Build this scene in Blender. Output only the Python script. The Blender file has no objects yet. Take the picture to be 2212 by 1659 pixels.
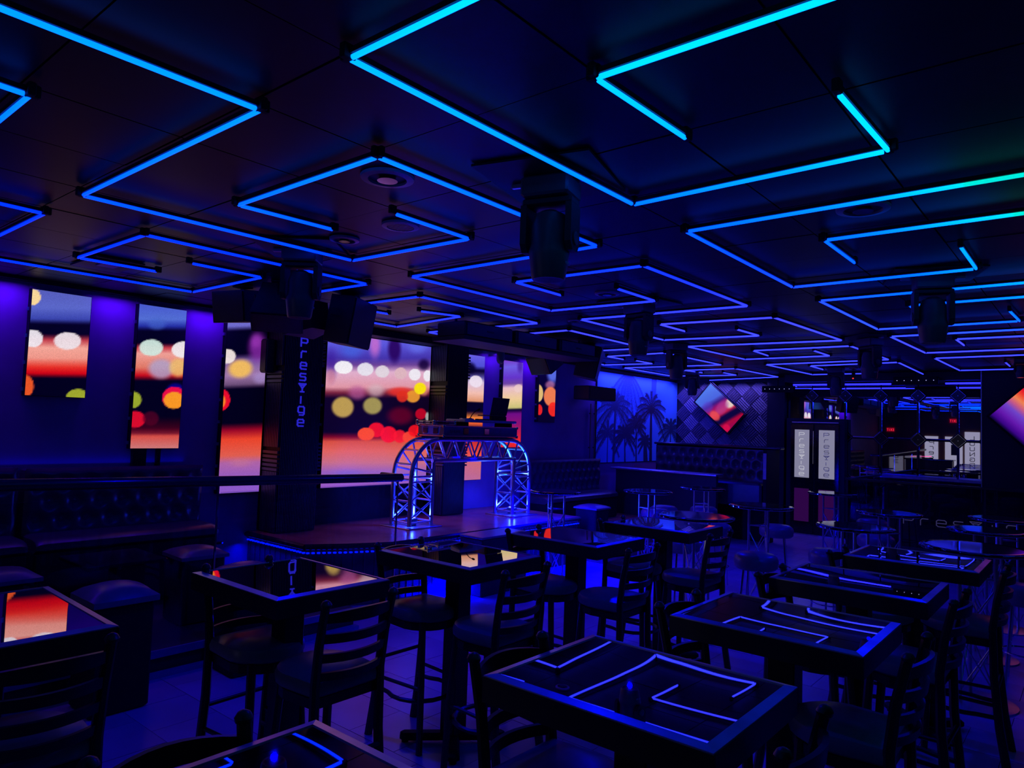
import bpy, math, random
import numpy as np
from mathutils import Vector, Matrix, Euler
random.seed(7)
sc = bpy.context.scene
col = sc.collection
PI = math.pi

# ------------------------------------------------------------ camera, world, exposure, lights
FPX = 1525.3
cam = bpy.data.cameras.new('camera'); cam.sensor_width = 36.0; cam.lens = FPX/2212*36.0; cam.clip_end = 100
co = bpy.data.objects.new('camera', cam); col.objects.link(co)
RT = (0.76776731, 0.63979966, 0.03449265); UP = (0.01064297, -0.06656072, 0.99772561); FW = (-0.64064037, 0.76565401, 0.05791251)
m = Matrix(((RT[0], UP[0], -FW[0], 0), (RT[1], UP[1], -FW[1], 0), (RT[2], UP[2], -FW[2], 1.82), (0, 0, 0, 1)))
co.matrix_world = m
sc.camera = co
w = bpy.data.worlds.new('world'); sc.world = w; w.use_nodes = True
w.node_tree.nodes['Background'].inputs[0].default_value = (0.0, 0.0, 0.02, 1)
w.node_tree.nodes['Background'].inputs[1].default_value = 0.3
vs = sc.view_settings
vs.view_transform = 'Standard'; vs.look = 'None'; vs.gamma = 1.0; vs.exposure = 0.0; vs.use_curve_mapping = False

def area(name, loc, target, sx, sy, power, color, spread=180):
    l = bpy.data.lights.new(name, 'AREA'); l.shape = 'RECTANGLE'; l.size = sx; l.size_y = sy
    l.energy = power; l.color = color; l.spread = math.radians(spread)
    o = bpy.data.objects.new(name, l); col.objects.link(o); o.location = loc
    d = Vector(target) - Vector(loc)
    o.rotation_euler = d.to_track_quat('-Z', 'Y').to_euler()
    if abs(d.x) < 1e-6 and abs(d.y) < 1e-6: o.rotation_euler = (0, 0, 0)
    return o
def point(name, loc, power, color, r=0.03):
    l = bpy.data.lights.new(name, 'POINT'); l.energy = power; l.color = color; l.shadow_soft_size = r
    o = bpy.data.objects.new(name, l); col.objects.link(o); o.location = loc; return o
def spot(name, loc, target, power, color, ang=60, r=0.04, blend=.5):
    l = bpy.data.lights.new(name, 'SPOT'); l.energy = power; l.color = color; l.spot_size = math.radians(ang)
    l.spot_blend = blend; l.shadow_soft_size = r
    o = bpy.data.objects.new(name, l); col.objects.link(o); o.location = loc
    o.rotation_euler = (Vector(target)-Vector(loc)).to_track_quat('-Z', 'Y').to_euler(); return o
VIOLET = (0.10, 0.02, 1.0); BLUE = (0.0, 0.0, 1.0)
# blue wash bars that graze the screen wall, the mural and the foam wall
for i, (y0, y1) in enumerate([(0.4, 1.85), (2.42, 2.72), (3.27, 3.6), (7.63, 7.95), (8.5, 8.85)]):
    o = area('wall_wash_light', (-6.80, (y0+y1)/2, 2.87), (-6.93, (y0+y1)/2, 2.0), 0.05, y1-y0, 6.5*(y1-y0), (0.09, 0.004, 1.0), 150)
    o.rotation_euler = (0, math.radians(12), 0)
o = area('wall_wash_light', (-6.74, 12.05, 2.84), (-6.95, 12, 2), 0.06, 2.7, 42, (0.04, 0.03, 1.0), 160); o.rotation_euler = (0, math.radians(14), 0)
o = area('wall_wash_light', (-5.9, 13.52, 2.84), (-5.9, 13.7, 2.2), 1.8, 0.06, 12, (0.16, 0.11, 1.0), 150); o.rotation_euler = (math.radians(8), 0, 0)
# the strip under the stage lip spills onto the floor
area('stage_strip_light', (-5.38, 6.1, 0.50), (-4.9, 6.1, 0.0), 3.4, 0.04, 210, BLUE, 160).rotation_euler = (0, math.radians(-25), PI/2)
area('stage_strip_light', (-6.4, 3.93, 0.50), (-6.4, 3.8, 0.2), 1.0, 0.03, 5, BLUE, 160).rotation_euler = (0, 0, 0)
# low glow strip behind the back of the left sofa
area('sofa_back_light', (-6.93, 1.6, 1.34), (-6.9, 1.6, 2), 0.03, 3.4, .7, (0.0, 0.0, 1.0), 120).rotation_euler = (0, math.radians(180), 0)
# uplighters inside the two legs of the truss arch and one cyan beam in its right shoulder
for y in (5.62, 7.47):
    point('truss_uplight', (-6.17, y, 0.73), 22, (0.01, 0.03, 1.0), .04)
    point('truss_uplight', (-6.17, y, 1.15), 14, (0.01, 0.03, 1.0), .04)
spot('truss_uplight', (-6.17, 7.3, 1.05), (-6.17, 7.55, 1.7), 60, (0.02, 0.35, 1.0), 60)
area('truss_uplight', (-6.17, 6.5, 1.40), (-6.17, 6.5, 1.7), 1.2, 0.1, 4, BLUE)
# added blue fill spots for the floor, set below the unlit ceiling heads
for (x, y, p) in ((-1.84, 2.42, 16), (-3.92, 2.55, 38), (-3.04, 5.30, 70), (-.85, 5.32, 24), (-1.93, 8.35, 40), (-4.02, 7.95, 64), (-5.55, 11.6, 26), (-3.2, 11.75, 36)):
    spot('added_fill_light', (x, y, 2.43), (x-.05, y, 0), p, (0.0, 0.0, 1.0), 155, .018, .6)

# ------------------------------------------------------------ materials
def new_mat(name):
    mt = bpy.data.materials.new(name); mt.use_nodes = True
    return mt, mt.node_tree.nodes, mt.node_tree.links, mt.node_tree.nodes['Principled BSDF']
def mat(name, color, rough=.5, metal=0., var=0.15, scale=12., bump=0., spec=.5, stretch=(1, 1, 1)):
    mt, n, l, b = new_mat(name)
    b.inputs['Roughness'].default_value = rough; b.inputs['Metallic'].default_value = metal
    b.inputs['Specular IOR Level'].default_value = spec
    tc = n.new('ShaderNodeTexCoord'); mp = n.new('ShaderNodeMapping'); mp.inputs['Scale'].default_value = stretch
    nz = n.new('ShaderNodeTexNoise'); nz.inputs['Scale'].default_value = scale; nz.inputs['Detail'].default_value = 4
    rp = n.new('ShaderNodeValToRGB')
    rp.color_ramp.elements[0].position = .3; rp.color_ramp.elements[1].position = .7
    c0 = tuple(max(0, c*(1-var)) for c in color); c1 = tuple(min(1, c*(1+var)) for c in color)
    rp.color_ramp.elements[0].color = (*c0, 1); rp.color_ramp.elements[1].color = (*c1, 1)
    l.new(tc.outputs['Object'], mp.inputs['Vector']); l.new(mp.outputs['Vector'], nz.inputs['Vector'])
    l.new(nz.outputs['Fac'], rp.inputs['Fac']); l.new(rp.outputs['Color'], b.inputs['Base Color'])
    if bump:
        bp = n.new('ShaderNodeBump'); bp.inputs['Strength'].default_value = bump; bp.inputs['Distance'].default_value = .01
        l.new(nz.outputs['Fac'], bp.inputs['Height']); l.new(bp.outputs['Normal'], b.inputs['Normal'])
    return mt
def emit_mat(name, color, strength):
    mt, n, l, b = new_mat(name)
    b.inputs['Base Color'].default_value = (0.02, 0.02, 0.02, 1)
    b.inputs['Emission Color'].default_value = (*color, 1); b.inputs['Emission Strength'].default_value = strength
    return mt
def attr_emit(name, strength=1.0, rough=.4):
    mt, n, l, b = new_mat(name)
    a = n.new('ShaderNodeAttribute'); a.attribute_name = 'Col'
    b.inputs['Base Color'].default_value = (0.01, 0.01, 0.01, 1); b.inputs['Roughness'].default_value = rough
    l.new(a.outputs['Color'], b.inputs['Emission Color']); b.inputs['Emission Strength'].default_value = strength
    return mt
def attr_base(name, rough=.6):
    mt, n, l, b = new_mat(name)
    a = n.new('ShaderNodeAttribute'); a.attribute_name = 'Col'; b.inputs['Roughness'].default_value = rough
    l.new(a.outputs['Color'], b.inputs['Base Color']); return mt
def screen_mat():
    # the picture times a fine diode grid
    mt, n, l, b = new_mat('led_screen_face')
    a = n.new('ShaderNodeAttribute'); a.attribute_name = 'Col'
    tc = n.new('ShaderNodeTexCoord'); nz = n.new('ShaderNodeTexNoise'); nz.inputs['Scale'].default_value = 260; nz.inputs['Detail'].default_value = 1
    mr = n.new('ShaderNodeMapRange'); mr.inputs['From Min'].default_value = .3; mr.inputs['From Max'].default_value = .7
    mr.inputs['To Min'].default_value = .8; mr.inputs['To Max'].default_value = 1.15
    l.new(tc.outputs['Object'], nz.inputs['Vector']); l.new(nz.outputs['Fac'], mr.inputs['Value'])
    b.inputs['Base Color'].default_value = (0.008, 0.008, 0.01, 1); b.inputs['Roughness'].default_value = .5
    l.new(a.outputs['Color'], b.inputs['Emission Color']); l.new(mr.outputs['Result'], b.inputs['Emission Strength'])
    return mt

M = {}
M['ceiling'] = mat('black_ceiling_tile', (.013, .006, .014), .45, var=.25, scale=3, spec=.22)
M['ceilback'] = mat('ceiling_grid', (.012, .010, .014), .7)
M['floor'] = mat('floor_tile', (.55, .34, .56), .28, var=.18, scale=1.6, bump=.04)
M['grout'] = mat('floor_grout', (.04, .04, .05), .8)
M['wall'] = mat('painted_wall', (.30, .12, .36), .6, var=.08, scale=4)
M['black'] = mat('black_paint', (.009, .009, .012), .65, spec=.25)
M['blackwall'] = mat('black_wall_paint', (.02, .02, .03), .55, scale=2)
M['brownwall'] = mat('brown_wood_wall', (.16, .07, .05), .5, scale=3, var=.35, stretch=(1, 1, .15))
M['gloss'] = mat('black_gloss', (.012, .012, .018), .15)
M['wood'] = mat('dark_stained_wood', (.020, .014, .016), .34, var=.35, scale=9, stretch=(1, 1, .2))
M['seat'] = mat('black_vinyl_seat', (.22, .18, .20), .32, var=.1, scale=20, bump=.05)
M['leather'] = mat('tufted_dark_leather', (.075, .045, .07), .30, var=.15, scale=14, bump=.05)
M['frame'] = mat('table_edge_lacquer', (.55, .50, .70), .30, metal=.85, var=.2, scale=8)
M['metal'] = mat('brushed_aluminium', (.62, .62, .66), .3, metal=.9, var=.08, scale=30)
M['chrome'] = mat('chrome', (.75, .75, .78), .12, metal=1., var=.04)
M['speaker'] = mat('black_speaker_paint', (.016, .016, .020), .6, bump=.1, scale=90)
M['grille'] = mat('speaker_grille', (.010, .010, .013), .45, metal=.4, bump=.4, scale=220)
M['brownbox'] = mat('brown_speaker_base', (.09, .065, .055), .7)
M['plate'] = mat('dark_plate', (.006, .006, .010), .6)
M['plastic'] = mat('grey_plastic', (.07, .07, .085), .4)
M['silver'] = mat('silver_painted_case', (.55, .55, .6), .4)
M['platform'] = mat('dark_carpeted_platform', (.03, .025, .035), .7)
M['white'] = mat('white_painted_panel', (.6, .6, .64), .5)
M['case'] = mat('flight_case_laminate', (.14, .14, .20), .35)
M['nosing'] = mat('platform_trim', (.10, .16, .40), .4)
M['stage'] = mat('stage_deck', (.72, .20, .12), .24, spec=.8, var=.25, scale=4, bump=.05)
M['stageface'] = mat('stage_face_ribbed', (.03, .03, .05), .45)
M['foam'] = mat('acoustic_foam', (.30, .28, .36), .85, var=.12, scale=30)
M['trimrail'] = mat('glossy_black_rail', (.02, .02, .028), .22)
def glass(name, alpha_col=(.9, .93, 1.0)):
    mt, n, l, b = new_mat(name)
    for nd in list(n):
        if nd.type != 'OUTPUT_MATERIAL': n.remove(nd)
    out = [x for x in n if x.type == 'OUTPUT_MATERIAL'][0]
    tr = n.new('ShaderNodeBsdfTransparent'); tr.inputs[0].default_value = (*alpha_col, 1)
    gl = n.new('ShaderNodeBsdfGlossy'); gl.inputs['Roughness'].default_value = .02
    lw = n.new('ShaderNodeLayerWeight'); lw.inputs[0].default_value = .5
    pw = n.new('ShaderNodeMath'); pw.operation = 'POWER'; pw.inputs[1].default_value = 5; l.new(lw.outputs['Facing'], pw.inputs[0])
    fr = n.new('ShaderNodeMath'); fr.operation = 'MULTIPLY_ADD'; fr.inputs[1].default_value = .6; fr.inputs[2].default_value = .035; l.new(pw.outputs[0], fr.inputs[0])
    mx = n.new('ShaderNodeMixShader'); l.new(fr.outputs[0], mx.inputs[0]); l.new(tr.outputs[0], mx.inputs[1]); l.new(gl.outputs[0], mx.inputs[2])
    l.new(mx.outputs[0], out.inputs[0]); return mt
M['glass'] = glass('clear_glass', (.86, .88, .95))
M['smoke'] = glass('smoked_glass', (.42, .42, .55))
def mirror(name, c, r, wav=0.):
    mt, n, l, b = new_mat(name)
    b.inputs['Base Color'].default_value = (*c, 1); b.inputs['Metallic'].default_value = 1; b.inputs['Roughness'].default_value = r
    if wav:
        tc = n.new('ShaderNodeTexCoord'); nz = n.new('ShaderNodeTexNoise'); nz.inputs['Scale'].default_value = 1.6; nz.inputs['Detail'].default_value = 0
        bp = n.new('ShaderNodeBump'); bp.inputs['Strength'].default_value = wav; bp.inputs['Distance'].default_value = .02
        l.new(tc.outputs['Object'], nz.inputs['Vector']); l.new(nz.outputs['Fac'], bp.inputs['Height']); l.new(bp.outputs['Normal'], b.inputs['Normal'])
    return mt
M['mirror'] = mirror('wall_mirror', (.90, .90, .94), .01)
M['tablemirror'] = mirror('dark_mirror_tabletop', (.62, .60, .66), .012, .22)
M['roundtop'] = mirror('round_glass_top', (.26, .26, .40), .05)
M['tube'] = attr_emit('led_tube', 1.0)
M['screen'] = screen_mat()
M['mural'] = attr_base('palm_mural_print', .55)
M['striped'] = emit_mat('stage_led_strip', (0.0, 0.004, 1), 3.5)
M['frost'] = emit_mat('frosted_lit_glass', (.36, .35, .52), .62)
M['frostline'] = emit_mat('lit_letter', (.60, .60, .68), .9)
M['letterblue'] = emit_mat('blue_letter', (.022, .018, .62), .9)
M['purpleglass'] = emit_mat('purple_tinted_glass', (.030, .002, .055), .8)
M['red'] = emit_mat('red_led', (1., .02, .02), 3)
M['exit'] = emit_mat('exit_letters', (1., .03, .05), 1.2)
M['exitbox'] = emit_mat('exit_box', (.16, .0, .01), 1)
M['pink'] = emit_mat('pink_neon', (1., .08, .35), 1.6)
M['whiteled'] = emit_mat('small_white_led', (.5, .5, 1.), 1.3)
M['whitelit'] = emit_mat('lit_white_panel', (.42, .40, .58), .7)
M['dimletter'] = mat('dark_letter', (.03, .03, .06), .5)
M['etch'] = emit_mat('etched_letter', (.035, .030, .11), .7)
M['vent'] = mat('ceiling_vent_metal', (.30, .20, .26), .4, scale=20)

# ------------------------------------------------------------ mesh helpers
class MB:
    def __init__(s): s.v = []; s.f = []
    def add(s, vs, fs):
        k = len(s.v); s.v += [tuple(x) for x in vs]; s.f += [tuple(i+k for i in f) for f in fs]; return s
    def box(s, x0, x1, y0, y1, z0, z1, R=None, T=(0, 0, 0)):
        vs = [Vector((x, y, z)) for x in (x0, x1) for y in (y0, y1) for z in (z0, z1)]
        if R is not None: vs = [R @ v for v in vs]
        vs = [v + Vector(T) for v in vs]
        return s.add(vs, [(0, 1, 3, 2), (4, 6, 7, 5), (0, 4, 5, 1), (2, 3, 7, 6), (0, 2, 6, 4), (1, 5, 7, 3)])
    def bbox(s, x0, x1, y0, y1, z0, z1, b=.01, R=None, T=(0, 0, 0)):
        # box with chamfered top and bottom rims
        vs = []
        for z, i in ((z0, b), (z0+b, 0), (z1-b, 0), (z1, b)):
            c = b if i == 0 else b
            xa, xb, ya, yb = x0+i, x1-i, y0+i, y1-i
            vs += [(xa+c, ya, z), (xb-c, ya, z), (xb, ya+c, z), (xb, yb-c, z), (xb-c, yb, z), (xa+c, yb, z), (xa, yb-c, z), (xa, ya+c, z)]
        vs = [Vector(v) for v in vs]
        if R is not None: vs = [R @ v for v in vs]
        vs = [v + Vector(T) for v in vs]
        fs = [tuple(range(7, -1, -1)), tuple(range(24, 32))]
        for k in range(3):
            for i in range(8):
                j = (i+1) % 8; fs.append((k*8+i, k*8+j, k*8+8+j, k*8+8+i))
        return s.add(vs, fs)
    def tube(s, pts, r, n=8, r2=None, flat=1.0):
        pts = [Vector(p) for p in pts]; N = len(pts); vs = []; fs = []
        rr = [r + ((r2 if r2 is not None else r)-r)*i/(N-1) for i in range(N)]
        prev = None
        for i, p in enumerate(pts):
            d = (pts[min(i+1, N-1)]-pts[max(i-1, 0)]).normalized()
            if prev is None:
                a = Vector((0, 0, 1)) if abs(d.z) < .9 else Vector((1, 0, 0))
                u = d.cross(a).normalized()
            else: u = (prev - d*prev.dot(d)).normalized()
            prev = u; vv = d.cross(u)
            for k in range(n):
                t = 2*PI*(k+.5)/n; vs.append(p + u*(math.cos(t)*rr[i]) + vv*(math.sin(t)*rr[i]*flat))
        for i in range(N-1):
            for k in range(n):
                j = (k+1) % n; fs.append((i*n+k, i*n+j, (i+1)*n+j, (i+1)*n+k))
        fs.append(tuple(range(n-1, -1, -1))); fs.append(tuple((N-1)*n+k for k in range(n)))
        return s.add(vs, fs)
    def lathe(s, prof, n=24, T=(0, 0, 0), R=None):
        vs = []; fs = []
        for (r, z) in prof:
            for k in range(n):
                t = 2*PI*k/n; v = Vector((r*math.cos(t), r*math.sin(t), z))
                if R is not None: v = R @ v
                vs.append(v+Vector(T))
        for i in range(len(prof)-1):
            for k in range(n):
                j = (k+1) % n; fs.append((i*n+k, i*n+j, (i+1)*n+j, (i+1)*n+k))
        fs.append(tuple(range(n-1, -1, -1))); fs.append(tuple((len(prof)-1)*n+k for k in range(n)))
        return s.add(vs, fs)
    def prism(s, poly, z0, z1):
        n = len(poly); vs = [(x, y, z0) for x, y in poly]+[(x, y, z1) for x, y in poly]
        fs = [tuple(range(n-1, -1, -1)), tuple(range(n, 2*n))]+[(i, (i+1) % n, n+(i+1) % n, n+i) for i in range(n)]
        return s.add(vs, fs)
    def build(s, name, m_, parent=None, smooth=False):
        me = bpy.data.meshes.new(name); me.from_pydata(s.v, [], s.f); me.update()
        import bmesh
        bm = bmesh.new(); bm.from_mesh(me); bmesh.ops.recalc_face_normals(bm, faces=bm.faces); bm.to_mesh(me); bm.free()
        if smooth:
            me.polygons.foreach_set('use_smooth', [True]*len(me.polygons))
            me.set_sharp_from_angle(angle=math.radians(40))
        me.materials.append(m_)
        o = bpy.data.objects.new(name, me); col.objects.link(o)
        if parent: o.parent = parent
        return o
def tag(o, label=None, cat=None, group=None, kind=None):
    if label: o['label'] = label
    if cat: o['category'] = cat
    if group: o['group'] = group
    if kind: o['kind'] = kind
    return o
def thing(name, label, cat, loc=(0, 0, 0), rz=0, group=None):
    o = bpy.data.objects.new(name, None); col.objects.link(o); o.location = loc; o.rotation_euler = (0, 0, rz)
    o.empty_display_size = .1
    return tag(o, label, cat, group)
def kids(o): return [c for c in bpy.data.objects if c.parent == o]
def dup(root, loc, rz, label, group=None, tree=None):
    r = root.copy(); col.objects.link(r); r.location = loc; r.rotation_euler = (0, 0, rz); r['label'] = label
    if group: r['group'] = group
    for ch, gs in tree:
        c = ch.copy(); col.objects.link(c); c.parent = r
        for g in gs:
            d = g.copy(); col.objects.link(d); d.parent = c
    return r
def tree_of(root): return [(c, kids(c)) for c in kids(root)]
def struct(o): o['kind'] = 'structure'; return o
def arc(cx, cy, r, a0, a1, n, f):
    return [f(cx+r*math.cos(a0+(a1-a0)*i/n), cy+r*math.sin(a0+(a1-a0)*i/n)) for i in range(n+1)]

# ------------------------------------------------------------ stroke lettering
def rr(x0, y0, x1, y1, r=.15):
    pts = []
    for cx, cy, a in ((x1-r, y1-r, 0), (x0+r, y1-r, 90), (x0+r, y0+r, 180), (x1-r, y0+r, 270)):
        for k in range(4):
            t = math.radians(a+30*k); pts.append((cx+r*math.cos(t), cy+r*math.sin(t)))
    return pts+[pts[0]]
GL = {
 'P': [[(0, 0), (0, 1), (.8, 1), (.95, .85), (.95, .6), (.8, .45), (.15, .45)]],
 'r': [[(.1, 0), (.1, .6), (.25, .8), (.8, .8)]],
 'e': [[(.05, .42), (.95, .42), (.95, .68), (.8, .82), (.2, .82), (.05, .66), (.05, .16), (.2, 0), (.9, 0)]],
 's': [[(.9, .85), (.2, .85), (.08, .74), (.08, .58), (.2, .46), (.8, .46), (.92, .34), (.92, .12), (.8, 0), (.08, 0)]],
 'Y': [[(0, 1), (1, 1), (.55, .5), (.45, .5), (0, 1)], [(.5, .5), (.5, .04)], [(.25, .0), (.75, .0)], [(.3, .8), (.7, .8)]],
 'i': [[(.5, 0), (.5, .8)]],
 'g': [[(.95, .25), (.2, .25), (.05, .4), (.05, .85), (.2, 1), (.8, 1), (.95, .85), (.95, .1), (.8, -.05), (.3, -.05)]],
 'L': [[(.1, 1), (.1, 0), (.9, 0)]], 'O': [[(.2, 0), (.05, .15), (.05, .85), (.2, 1), (.8, 1), (.95, .85), (.95, .15), (.8, 0), (.2, 0)]],
 'U': [[(.05, 1), (.05, .15), (.2, 0), (.8, 0), (.95, .15), (.95, 1)]],
 'N': [[(.05, 0), (.05, 1), (.95, 0), (.95, 1)]],
 'G': [[(.95, .8), (.8, 1), (.2, 1), (.05, .85), (.05, .15), (.2, 0), (.8, 0), (.95, .15), (.95, .5), (.5, .5)]],
 'E': [[(.95, 1), (.05, 1), (.05, 0), (.95, 0)], [(.05, .5), (.8, .5)]],
 'X': [[(0, 0), (1, 1)], [(0, 1), (1, 0)]], 'I': [[(.5, 0), (.5, 1)]], 'T': [[(0, 1), (1, 1)], [(.5, 1), (.5, 0)]],
 'S': [[(.95, 1), (.1, 1), (.1, .5), (.9, .5), (.9, 0), (.05, 0)]], 'H': [[(0, 0), (0, 1)], [(1, 0), (1, 1)], [(0, .5), (1, .5)]],
 'R': [[(0, 0), (0, 1), (.9, 1), (.9, .5), (0, .5)], [(.4, .5), (.95, 0)]],
}
def letter(ch, w_, h_, th, org, ux, uz, m_, parent, depth=.006, mb=None):
    """one flat stroke letter: lower left corner org, width direction ux, height direction uz"""
    ux = Vector(ux).normalized(); uz = Vector(uz).normalized(); nn = ux.cross(uz)
    own = mb is None
    if own: mb = MB()
    for st in GL[ch]:
        for a, b in zip(st[:-1], st[1:]):
            A = Vector(org)+ux*(a[0]*w_)+uz*(a[1]*h_); B = Vector(org)+ux*(b[0]*w_)+uz*(b[1]*h_)
            d = (B-A).normalized(); sd = d.cross(nn).normalized()*th*.5
            A2 = A-d*th*.45; B2 = B+d*th*.45
            q = [A2-sd, B2-sd, B2+sd, A2+sd]
            mb.add([v for v in q]+[v+nn*depth for v in q], [(3, 2, 1, 0), (4, 5, 6, 7), (0, 1, 5, 4), (1, 2, 6, 5), (2, 3, 7, 6), (3, 0, 4, 7)])
    if own: return mb.build('letter', m_, parent)

# ------------------------------------------------------------ room shell
XL, XR, YB, YF, ZC = -6.95, 2.6, -4.0, 13.8, 2.91
struct(MB().box(XL-.2, XR+.2, YB-.2, YF+.2, -.15, -.012).build('floor', M['grout']))
floor = bpy.data.objects['floor']
# square floor tiles in running bond: 300 nearest as parts, the rest as one piece
TW = .3925; TH = .395
tmb = MB().box(-TW/2+.002, TW/2-.002, -TH/2+.002, TH/2-.002, -.014, 0)
cells = []
for j in range(-11, 29):
    y = 2.8925+j*TH; off = 0 if j % 2 == 0 else TW/2
    for i in range(-13, 20):
        x = -3.605+i*TW+off
        if XL < x < XR and YB < y < YF: cells.append((x, y))
def in_view(x, y, z=0.):
    d = Vector((x, y, z-1.82)); zf = d.dot(Vector(FW))
    if zf < .3: return False
    px = 1106+FPX*d.dot(Vector(RT))/zf; py = 829.5-FPX*d.dot(Vector(UP))/zf
    return -60 < px < 2270 and -60 < py < 1720
vis = [c for c in cells if in_view(*c) and c[0] > -5.5 and not (c[0] < -4.6 and c[1] < 3.9)]
vis.sort(key=lambda c: c[0]**2+c[1]**2)
near = set(vis[:300]); proto = None
for c in vis[:300]:
    if proto is None: proto = tmb.build('tile', M['floor'], floor); o = proto
    else: o = proto.copy(); col.objects.link(o)
    o.location = (c[0], c[1], random.uniform(-.0008, .0008))
rest = MB()
for c in cells:
    if c in near: continue
    rest.box(-TW/2+.002, TW/2-.002, -TH/2+.002, TH/2-.002, -.014, 0, T=(c[0], c[1], 0))
tag(rest.build('distant_tiles', M['floor'], floor), kind='stuff')

struct(MB().box(XL-.2, XR+.2, YB-.2, YF+.2, ZC+.012, ZC+.2).build('ceiling', M['ceilback']))
ceil = bpy.data.objects['ceiling']
CW, CH = .533, .54
cm = MB().box(-CW/2+.004, CW/2-.004, -CH/2+.004, CH/2-.004, 0, .014)
ccells = []
for i in range(-7, 11):
    for j in range(-10, 25):
        x = -3.585+i*CW; y = 2.045+j*CH
        if XL-.1 < x < XR and YB < y < YF: ccells.append((x, y))
cv = [c for c in ccells if in_view(c[0], c[1], 2.91)]
cv.sort(key=lambda c: c[0]**2+c[1]**2); cnear = set(cv[:300]); proto = None
for c in cv[:300]:
    if proto is None: proto = cm.build('ceiling_tile', M['ceiling'], ceil); o = proto
    else: o = proto.copy(); col.objects.link(o)
    o.location = (c[0], c[1], ZC+random.uniform(.0, .003))
rest = MB()
for c in ccells:
    if c not in cnear: rest.box(-CW/2+.004, CW/2-.004, -CH/2+.004, CH/2-.004, 0, .014, T=(c[0], c[1], ZC))
tag(rest.build('distant_ceiling_tiles', M['ceiling'], ceil), kind='stuff')

struct(MB().box(XL-.15, XL, YB, YF, 0, 3.0).build('wall_left', M['wall']))
struct(MB().box(XL-.15, XR, YF, YF+.15, 0, 3.0).build('wall_far', M['blackwall']))
struct(MB().box(XR, XR+.15, YB, YF, 0, 3.0).build('wall_right', M['brownwall']))
struct(MB().box(XL-.15, XR, YB-.15, YB, 0, 3.0).build('wall_back', M['brownwall']))
# the black wall block right of the mirror, with a fine metal corner trim
struct(MB().box(-1.40, XR, 12.84, YF-.005, 0, 2.90).build('wall_alcove', M['blackwall']))
struct(MB().box(-1.412, -1.40, 12.83, 12.842, 0.9, 2.90).build('trim_1', M['metal']))
# bulkhead over the mirror
struct(MB().box(-4.42, -1.42, 13.0, 13.795, 2.77, 2.905).build('trim_2', M['blackwall']))
struct(MB().box(-6.94, -4.6, 13.66, 13.795, 2.83, 2.905).build('trim_3', M['blackwall']))
# dark trim along the top of the screen wall
struct(MB().box(-6.945, -6.86, -3.9, 13.6, 2.885, 2.91).build('trim_4', M['black']))
struct(MB().box(-6.945, -6.62, 4.72, 6.5, 2.83, 2.905).build('trim_5', M['black']))
# wall below the mural and copper conduits at the end of the screen wall
struct(MB().box(-6.94, -6.90, 4.72, 6.5, .6, 1.0).build('trim_6', M['black']))

# ------------------------------------------------------------ raised seating platform with glass rail
pf = thing('raised_platform', 'low black seating platform behind the glass rail on the left', 'platform', (0, 0, 0))
MB().box(XL+.01, -5.07, -2.5, 4.0, 0, .17).build('deck', M['platform'], pf)
MB().box(-5.07, -5.05, -2.5, 4.0, .12, .172).build('upper_nosing', M['nosing'], pf)
MB().box(-5.05, -4.99, -2.5, 4.0, 0, .03).build('lower_trim', M['nosing'], pf)
rail = thing('glass_railing', 'black handrail on clear glass panels along the raised seating', 'railing')
RZ = lambda y: 1.358-.0200*(y-1.3)
MB().tube([(-5.02, y, RZ(y)) for y in (-2.4, 1, 4.44)], .038, 12).build('handrail', M['trimrail'], rail, True)
MB().tube([(-5.02, 4.44, RZ(4.46)+.004), (-5.3, 4.44, RZ(4.46)+.004)], .030, 12).build('return_handrail', M['trimrail'], rail, True)
for y0, y1 in ((-2.3, -.02), (0, 2.64), (2.68, 4.38)):
    MB().box(-5.025, -5.015, y0, y1, .19, 1.25).build('glass_panel', M['glass'], rail)
for y in (0.0, 2.66, 4.40):
    MB().box(-5.026, -5.014, y-.006, y+.006, .172 if y < 4 else 0., 1.30).build('post', M['chrome'], rail)

# ------------------------------------------------------------ stage
st = thing('stage', 'low black stage with clipped corner and blue LED strip under its lip', 'stage')
sp = [(-6.94, 4.02), (-5.88, 4.02), (-5.66, 4.36), (-5.48, 4.75), (-5.45, 8.05), (-6.94, 8.05)]
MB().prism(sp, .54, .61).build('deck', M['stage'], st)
def inset(P, d):
    cx = sum(p[0] for p in P)/len(P); cy = sum(p[1] for p in P)/len(P)
    return [(x+(d if x < cx else -d) if x > -6.9 else x, y+(d if y < cy else -d)) for x, y in P]
MB().prism(inset(sp, .02), .0, .54).build('skirt', M['stageface'], st)
lip = [p for p in sp[:5]]
mb = MB()
for a, b in zip(lip[:-1], lip[1:]):
    mb.tube([(a[0], a[1], .578), (b[0], b[1], .578)], .030, 6)
mb.build('edge_moulding', M['trimrail'], st)
mb = MB(); ins = inset(sp, .008)[:5]; tot = 0
for a, b in zip(ins[:-1], ins[1:]):
    A = Vector((*a, .522)); B = Vector((*b, .522)); L = (B-A).length; n = max(1, int(L/.05))
    for i in range(n):
        P = A.lerp(B, (i+.5)/n); mb.box(-.011, .011, -.011, .011, -.006, .006, T=P)
tag(mb.build('led_strip', M['striped'], st), kind='stuff')
mb = MB()
for a, b in zip(inset(sp, .018)[:4], inset(sp, .018)[1:5]):
    A = Vector((*a, 0)); B = Vector((*b, 0)); n = int((B-A).length/.09)
    for i in range(n):
        P = A.lerp(B, (i+.5)/n); mb.box(-.008, .008, -.008, .008, 0.02, .53, T=P)
tag(mb.build('skirt_ribs', M['stageface'], st), kind='stuff')
t = thing('stage_box', 'black box with a blue lit top edge in front of the stage', 'box', (-5.18, 5.98, 0))
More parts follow.
